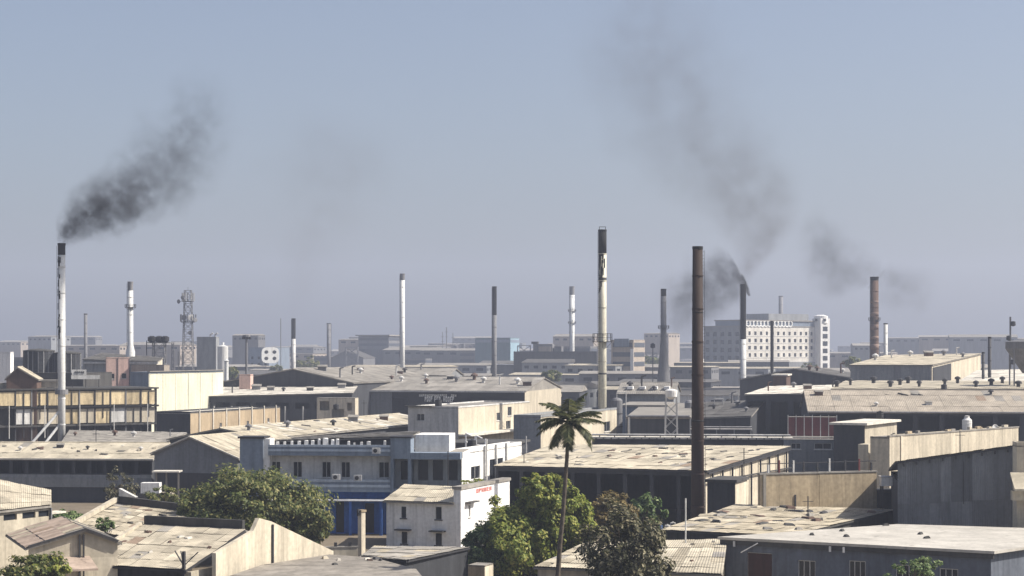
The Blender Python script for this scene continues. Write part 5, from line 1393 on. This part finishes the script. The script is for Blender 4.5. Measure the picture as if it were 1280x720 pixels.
for k, (px, py, d, lab) in enumerate(((588, 553, 250, 'white pipe frame left in the dark yard'), (601, 556, 248, 'white pipe frame right in the dark yard'))):
    p = PD(px, py, d); o = tag(empty('pipe_rack', (p.x, p.y, 0)), lab, 'frame')
    MB().bar((-.6, 0, 0), (-.6, 0, p.z + 1.2), .1, 6).bar((.6, 0, 0), (.6, 0, p.z + .8), .1, 6).bar((-.6, 0, p.z), (.6, 0, p.z), .1, 6).bar((-.6, 0, p.z + 1.2), (.2, 0, p.z + .8), .1, 6).build('frame', WHITE, o)
def strew(root, q, n, label, group, seed, mats, wr=(.2, .7)):
    """flat scraps, patches and weights lying on a sheet roof; q = its corners in the frame of root"""
    r_ = random.Random(seed); Mw = Matrix.Translation(root.location) @ Matrix.Rotation(root.rotation_euler.z, 4, 'Z')
    q = [Vector(p) for p in q]
    nr = (q[1] - q[0]).cross(q[3] - q[0]).normalized()
    for _ in range(n):
        tu, tv = r_.uniform(.05, .95), r_.uniform(.08, .92)
        p = (q[0] * (1 - tu) + q[1] * tu) * (1 - tv) + (q[3] * (1 - tu) + q[2] * tu) * tv
        w_, l_, h_ = r_.uniform(*wr), r_.uniform(.12, .4), r_.uniform(.06, .18)
        o = MB().hexa([(-w_, -l_, -.05), (w_, -l_ * .8, -.05), (w_ * .9, l_, -.05), (-w_ * .8, l_ * .9, -.05)], [(-w_ * .8, -l_ * .7, h_), (w_ * .7, -l_ * .5, h_ * .8), (w_ * .7, l_ * .8, h_), (-w_ * .6, l_ * .6, h_ * .7)]).build('roof_scrap', r_.choice(mats))
        o.matrix_world = Matrix.Translation(Mw @ p + Vector((0, 0, .06))) @ (Mw.to_3x3() @ nr).to_track_quat('Z', 'Y').to_matrix().to_4x4() @ Matrix.Rotation(r_.uniform(0, 6), 4, 'Z')
        tag(o, label, 'scrap', group)
SCR = [DCONC, IRON, CONC, STEELB, TAN2, WROOF]
strew(ROOFS['gabled_house'][0], ROOFS['gabled_house'][1], 9, 'small scrap on the gabled house roof', 'scraps on the gabled house', 1, SCR, (.15, .4))
strew(ROOFS['tan_roof_shed'][0], ROOFS['tan_roof_shed'][1], 12, 'small scrap on the tan roofed shed', 'scraps on the tan roofed shed', 2, SCR, (.12, .4))
strew(ROOFS['long_tan_shed'][0], ROOFS['long_tan_shed'][1], 12, 'scrap on the long tan shed roof', 'scraps on the long tan shed', 3, SCR)
strew(ROOFS['long_ridge_shed'][0], ROOFS['long_ridge_shed'][1], 14, 'scrap on the long ridge shed roof', 'scraps on the long ridge shed', 4, SCR, (.3, 1.0))
strew(ROOFS['walled_roof_house'][0], ROOFS['walled_roof_house'][1], 14, 'scrap on the dusty walled roof', 'scraps on the dusty walled roof', 5, SCR)
strew(ROOFS['slab_shed'][0], ROOFS['slab_shed'][1], 7, 'scrap on the low slab roof', 'scraps on the low slab roof', 6, SCR, (.15, .4))
strew(ROOFS['broad_tan_shed'][0], ROOFS['broad_tan_shed'][1], 22, 'thin scrap on the broad tan roof', 'thin scraps on the broad tan roof', 7, SCR, (.2, .8))
for k, (px, py, lab) in enumerate(((420, 606, 'white air conditioner under the upper left window of the blue office'), (447, 607, 'white air conditioner beside the upper right window of the blue office'), (470, 573, 'white air conditioner on the top parapet of the blue office'))):
    p = PD(px, py - 6, 203.2); o = tag(empty('air_conditioner', (p.x, p.y, p.z)), lab, 'air conditioner', 'office air conditioners')
    MB().box(-.42, .42, 0, .34, 0, .6).build('casing', WHITED, o); MB().lathe([(.22, 0), (.22, .03), (.05, .04)], 14).build('fan_grille', IRON, o).matrix_local = Matrix.Translation((-.08, -.005, .3)) @ Matrix.Rotation(R(90), 4, 'X')
def fixtures(key, n, label, group, seed, sc=1.0):
    """mushroom vents, bent flues and little hatches standing on a roof"""
    root, q = ROOFS[key]; r_ = random.Random(seed); q = [Vector(p) for p in q]
    Mw = Matrix.Translation(root.location) @ Matrix.Rotation(root.rotation_euler.z, 4, 'Z')
    for k in range(n):
        tu, tv = (k + r_.uniform(.2, .8)) / n, r_.uniform(.2, .9)
        p = Mw @ ((q[0] * (1 - tu) + q[1] * tu) * (1 - tv) + (q[3] * (1 - tu) + q[2] * tu) * tv)
        kind = r_.choice('vvfh'); f = sc * r_.uniform(.8, 1.25)
        o = tag(empty({'v': 'roof_vent', 'f': 'roof_flue', 'h': 'roof_hatch'}[kind], p), '%s %s' % ({'v': 'mushroom vent', 'f': 'bent flue pipe', 'h': 'boxy hatch'}[kind], label), {'v': 'vent', 'f': 'flue', 'h': 'hatch'}[kind], group)
        m_ = r_.choice([IRON, STEELG, WHITED, STEELB])
        if kind == 'v':
            MB().lathe([(.22 * f, -.3), (.22 * f, .5 * f)], 10).build('neck', m_, o); MB().lathe([(.46 * f, .5 * f), (.48 * f, .7 * f), (.1 * f, .95 * f)], 10).build('cowl', m_, o)
        elif kind == 'f':
            MB().bar((0, 0, -.3), (0, 0, 1.5 * f), .13 * f, 8).build('pipe', m_, o); MB().bar((-.06, 0, 1.5 * f), (.6 * f, 0, 1.65 * f), .13 * f, 8).build('elbow', m_, o)
        else:
            MB().box(-.6 * f, .6 * f, -.5 * f, .5 * f, -.4, .5 * f).build('curb', m_, o); MB().hexa([(-.7 * f, -.6 * f, .5 * f + .01), (.7 * f, -.6 * f, .5 * f + .01), (.7 * f, .6 * f, .5 * f + .01), (-.7 * f, .6 * f, .5 * f + .01)], [(-.7 * f, -.6 * f, .6 * f), (.7 * f, -.6 * f, .6 * f), (.7 * f, .6 * f, .85 * f), (-.7 * f, .6 * f, .85 * f)]).build('lid', CONC, o)
for k, (key, n, lab, sc) in enumerate((('signed_mill', 12, 'on the lettered mill roof', 1.4), ('wide_gabled_mill', 9, 'on the wide gabled mill roof', 1.4), ('long_ridge_shed', 6, 'on the long ridge shed', 1.0), ('boiler_shed', 4, 'on the boiler shed', 1.3),
                                       ('pale_lean_to', 9, 'on the pale lean-to roof', 1.2), ('grey_tan_hall', 7, 'on the grey hall with the tan roof', 1.3), ('dark_peak_shed', 5, 'on the dark peaked shed', 1.4), ('sooty_shed', 5, 'on the sooty low shed', 1.1),
                                       ('long_grey_shed', 5, 'on the long brown-grey roof', .9), ('flat_grey_shed', 4, 'on the flat sooty grey roof', .8), ('long_tan_shed', 4, 'on the long tan shed roof', .7), ('pale_eave_shed', 4, 'on the pale eave shed', 1.0))):
    fixtures(key, n, lab, 'roof fixtures ' + lab, 100 + k, sc)
for lab, px, d, yt, w_, nb in (('hazy open steel plant frame right of the roof antenna masts', 583, 1230, 430, 8, 5), ('hazy open steel plant frame left of the slate mill', 655, 900, 432, 6, 5), ('hazy open steel plant frame right of the tan office block', 812, 980, 441, 7, 4), ('hazy open steel frame left of the stepped block', 440, 1150, 434, 7, 4)):
    lattice(lab, px, d, yt, w_, w_, nb, 'plant_structure', 'steel frame', t_=.28)
# ladders, poles and bent pipes that stick out over the nearer roofs
for k, (px, py, d, hpx, lab) in enumerate(((120, 560, 262, 22, 'thin steel pole above the long tan shed roof'), (560, 590, 200, 26, 'thin pole beside the small white house'), (930, 590, 204, 30, 'thin pole by the dark store room'), (1010, 640, 178, 20, 'short pole on the littered roof'), (1200, 560, 200, 22, 'thin pole behind the charcoal shed'), (655, 585, 222, 24, 'thin pole at the tan shed corner'), (455, 520, 320, 20, 'thin pole behind the long ridge shed'), (900, 545, 262, 20, 'thin pole on the white capped shed'))):
    p = PD(px, py - hpx, d); o = tag(empty('thin_pole', (p.x, p.y, 0)), lab, 'pole')
    MB().bar((0, 0, 0), (0, 0, p.z), .05, 6).build('shaft', IRON, o); MB().bar((-.5, 0, p.z - .5), (.5, 0, p.z - .5), .035).build('cross_arm', IRON, o)

# ------------------------------------------------------------------ smoke
def smoke(label, d, path, dens, seed, col=(.10, .10, .105), nscale=.22, thr=(.40, .72), decay=1.0, rough=.6):
    """path: list of (px, py, radius px, density factor): a plume drifting from first to last point, modelled as one volume"""
    P = [PD(x, y, d) for x, y, r_, k in path]; s_ = d / F
    A_, B_ = P[0], P[-1]
    ax = (B_ - A_); Lh = ax.length; ax.normalize()
    yv = Vector((0, 1, 0)); xv = yv.cross(ax).normalized()
    ts = [(p - A_).dot(ax) / Lh for p in P]; xs = [(p - A_).dot(xv) for p in P]; rs = [r_ * s_ for _, _, r_, _ in path]; ks = [k for _, _, _, k in path]
    # closed tube hull round the plume
    n = 14; vs = []; fs = []
    ext = [(-.6 * rs[0] / Lh, xs[0], rs[0])] + list(zip(ts, xs, rs)) + [(1 + .6 * rs[-1] / Lh, xs[-1], rs[-1] * .6)]
    for t, x, r_ in ext:
        vs += [(x + 1.25 * r_ * math.cos(2 * math.pi * k / n), 1.25 * r_ * math.sin(2 * math.pi * k / n), t * Lh) for k in range(n)]
    m_ = len(ext)
    for i in range(m_ - 1): fs += [(i * n + k, i * n + (k + 1) % n, (i + 1) * n + (k + 1) % n, (i + 1) * n + k) for k in range(n)]
    fs += [tuple(range(n))[::-1], tuple(range((m_ - 1) * n, m_ * n))]
    mt = bpy.data.materials.new('smoke'); mt.use_nodes = True
    N, L = mt.node_tree.nodes, mt.node_tree.links; N.clear()
    out = N.new('ShaderNodeOutputMaterial'); pv = N.new('ShaderNodeVolumePrincipled')
    pv.inputs['Color'].default_value = (*col, 1); pv.inputs['Anisotropy'].default_value = .2
    L.new(pv.outputs[0], out.inputs['Volume'])
    tc = N.new('ShaderNodeTexCoord'); sx = N.new('ShaderNodeSeparateXYZ'); L.new(tc.outputs['Object'], sx.inputs[0])
    def M(op, a, b=None, clamp=False):
        q = N.new('ShaderNodeMath'); q.operation = op; q.use_clamp = clamp
        for i, v in enumerate((a, b)):
            if v is None: continue
            if isinstance(v, (int, float)): q.inputs[i].default_value = v
            else: L.new(v, q.inputs[i])
        return q.outputs[0]
    # domain warp
    nz = N.new('ShaderNodeTexNoise'); nz.inputs['Scale'].default_value = nscale * .55; nz.inputs['Detail'].default_value = 2.0
    mpn = N.new('ShaderNodeMapping'); mpn.inputs['Location'].default_value = (seed * 13.1, seed * 7.7, seed * 3.3); L.new(tc.outputs['Object'], mpn.inputs[0]); L.new(mpn.outputs[0], nz.inputs['Vector'])
    wsx = N.new('ShaderNodeSeparateColor'); L.new(nz.outputs['Color'], wsx.inputs[0])
    tt = M('DIVIDE', sx.outputs['Z'], Lh)
    def ramp(vals, lo, hi):
        c = N.new('ShaderNodeFloatCurve'); cv = c.mapping.curves[0]
        nv = [(t, (v - lo) / (hi - lo)) for t, v in zip(ts, vals)]
        cv.points[0].location = nv[0]; cv.points[-1].location = nv[-1]
        for t, v in nv[1:-1]: cv.points.new(t, v)
        c.mapping.update(); L.new(tt, c.inputs['Value'])
        return M('ADD', M('MULTIPLY', c.outputs[0], hi - lo), lo)
    xc = ramp(xs, min(xs) - .01, max(xs) + .01); rc = ramp(rs, 0, max(rs) * 1.01); kc = ramp(ks, 0, 1)
    wx = M('MULTIPLY', M('SUBTRACT', wsx.outputs[0], .5), M('MULTIPLY', rc, 1.1)); wy = M('MULTIPLY', M('SUBTRACT', wsx.outputs[1], .5), M('MULTIPLY', rc, 1.1))
    dx = M('ADD', M('SUBTRACT', sx.outputs['X'], xc), wx); dy = M('ADD', sx.outputs['Y'], wy)
    rr_ = M('DIVIDE', M('SQRT', M('ADD', M('MULTIPLY', dx, dx), M('MULTIPLY', dy, dy))), rc)
    fall = M('SUBTRACT', 1.0, rr_, True)
    fall = M('POWER', fall, 1.3)
    n2 = N.new('ShaderNodeTexNoise'); n2.inputs['Scale'].default_value = nscale; n2.inputs['Detail'].default_value = 5.0; n2.inputs['Roughness'].default_value = rough
    L.new(mpn.outputs[0], n2.inputs['Vector'])
    mr = N.new('ShaderNodeMapRange'); mr.inputs['From Min'].default_value = thr[0]; mr.inputs['From Max'].default_value = thr[1]; L.new(n2.outputs['Fac'], mr.inputs['Value'])
    # ends fade
    e0 = M('MULTIPLY', M('ADD', tt, .035), 60.0, True); e1 = M('MULTIPLY', M('SUBTRACT', 1.08, tt), 5.0, True)
    de = M('MULTIPLY', M('MULTIPLY', M('MULTIPLY', fall, mr.outputs[0]), M('MULTIPLY', kc, dens)), M('MULTIPLY', e0, e1))
    L.new(de, pv.inputs['Density'])
    me = bpy.data.meshes.new('smoke_plume'); me.from_pydata(vs, [], fs); me.materials.append(mt); me.update()
    o = bpy.data.objects.new('smoke_plume', me); COL.objects.link(o)
    o.matrix_world = Matrix(((xv.x, yv.x, ax.x, A_.x), (xv.y, yv.y, ax.y, A_.y), (xv.z, yv.z, ax.z, A_.z), (0, 0, 0, 1)))
    tag(o, label, 'smoke', 'smoke plumes', 'stuff')
    return o
smoke('dark grey smoke drifting up right from the white chimney', 292, [(77, 307, 11, 1), (81, 296, 18, 1), (88, 287, 25, .95), (108, 272, 38, .7), (147, 250, 52, .4), (187, 228, 62, .22), (222, 194, 66, .12), (252, 145, 62, .075), (274, 102, 52, .02)], 1.4, 1, nscale=.45, thr=(.38, .62), rough=.68)
smoke('dark smoke puff sinking left from the chimney before the office block', 520, [(930, 357, 12, .9), (921, 342, 30, .75), (900, 350, 44, .4), (872, 368, 52, .22), (832, 394, 52, .07)], .75, 2, nscale=.27, thr=(.36, .63), rough=.68)
smoke('tall faint smoke column rising left from the chimney before the office block', 521, [(930, 358, 11, 1), (936, 334, 26, .6), (952, 300, 46, .40), (948, 268, 66, .26), (905, 220, 98, .16), (855, 150, 122, .11), (820, 85, 118, .10), (800, 15, 105, .075), (795, -30, 95, .03)], .26, 3, nscale=.15, thr=(.35, .67), rough=.68, col=(.16, .13, .12))
smoke('grey smoke curling up left from the brown banded chimney', 521, [(1094, 348, 13, .8), (1078, 346, 40, .7), (1050, 340, 50, .75), (1026, 308, 42, .7), (1008, 270, 32, .2)], .15, 4, nscale=.22, thr=(.36, .65), rough=.68)
smoke('faint grey smoke trailing right from the brown banded chimney', 522, [(1096, 350, 14, .6), (1112, 354, 34, .8), (1135, 362, 40, .5), (1168, 374, 38, .1)], .14, 6, nscale=.22, thr=(.36, .65), rough=.68)
smoke('very faint brown smoke rising over the slim dark topped chimney', 750, [(367, 396, 8, .6), (372, 372, 22, .5), (384, 325, 52, .4), (398, 262, 85, .35), (420, 205, 105, .35), (445, 150, 100, .12)], .03, 7, nscale=.1, thr=(.32, .68), rough=.66, col=(.2, .16, .14))

# ------------------------------------------------------------------ haze
hz = MB().box(-2600, 2600, -60, 3600, -1.0, 178.0)
me = bpy.data.meshes.new('haze'); me.from_pydata(hz.v, [], hz.f)
hm = bpy.data.materials.new('haze_air'); hm.use_nodes = True
N, L = hm.node_tree.nodes, hm.node_tree.links; N.clear()
out = N.new('ShaderNodeOutputMaterial'); pv = N.new('ShaderNodeVolumePrincipled')
pv.inputs['Color'].default_value = (.70, .765, .95, 1); pv.inputs['Density'].default_value = .00034; pv.inputs['Anisotropy'].default_value = .15
L.new(pv.outputs[0], out.inputs['Volume'])
me.materials.append(hm)
ho = bpy.data.objects.new('haze', me); COL.objects.link(ho)
tag(ho, kind='stuff')
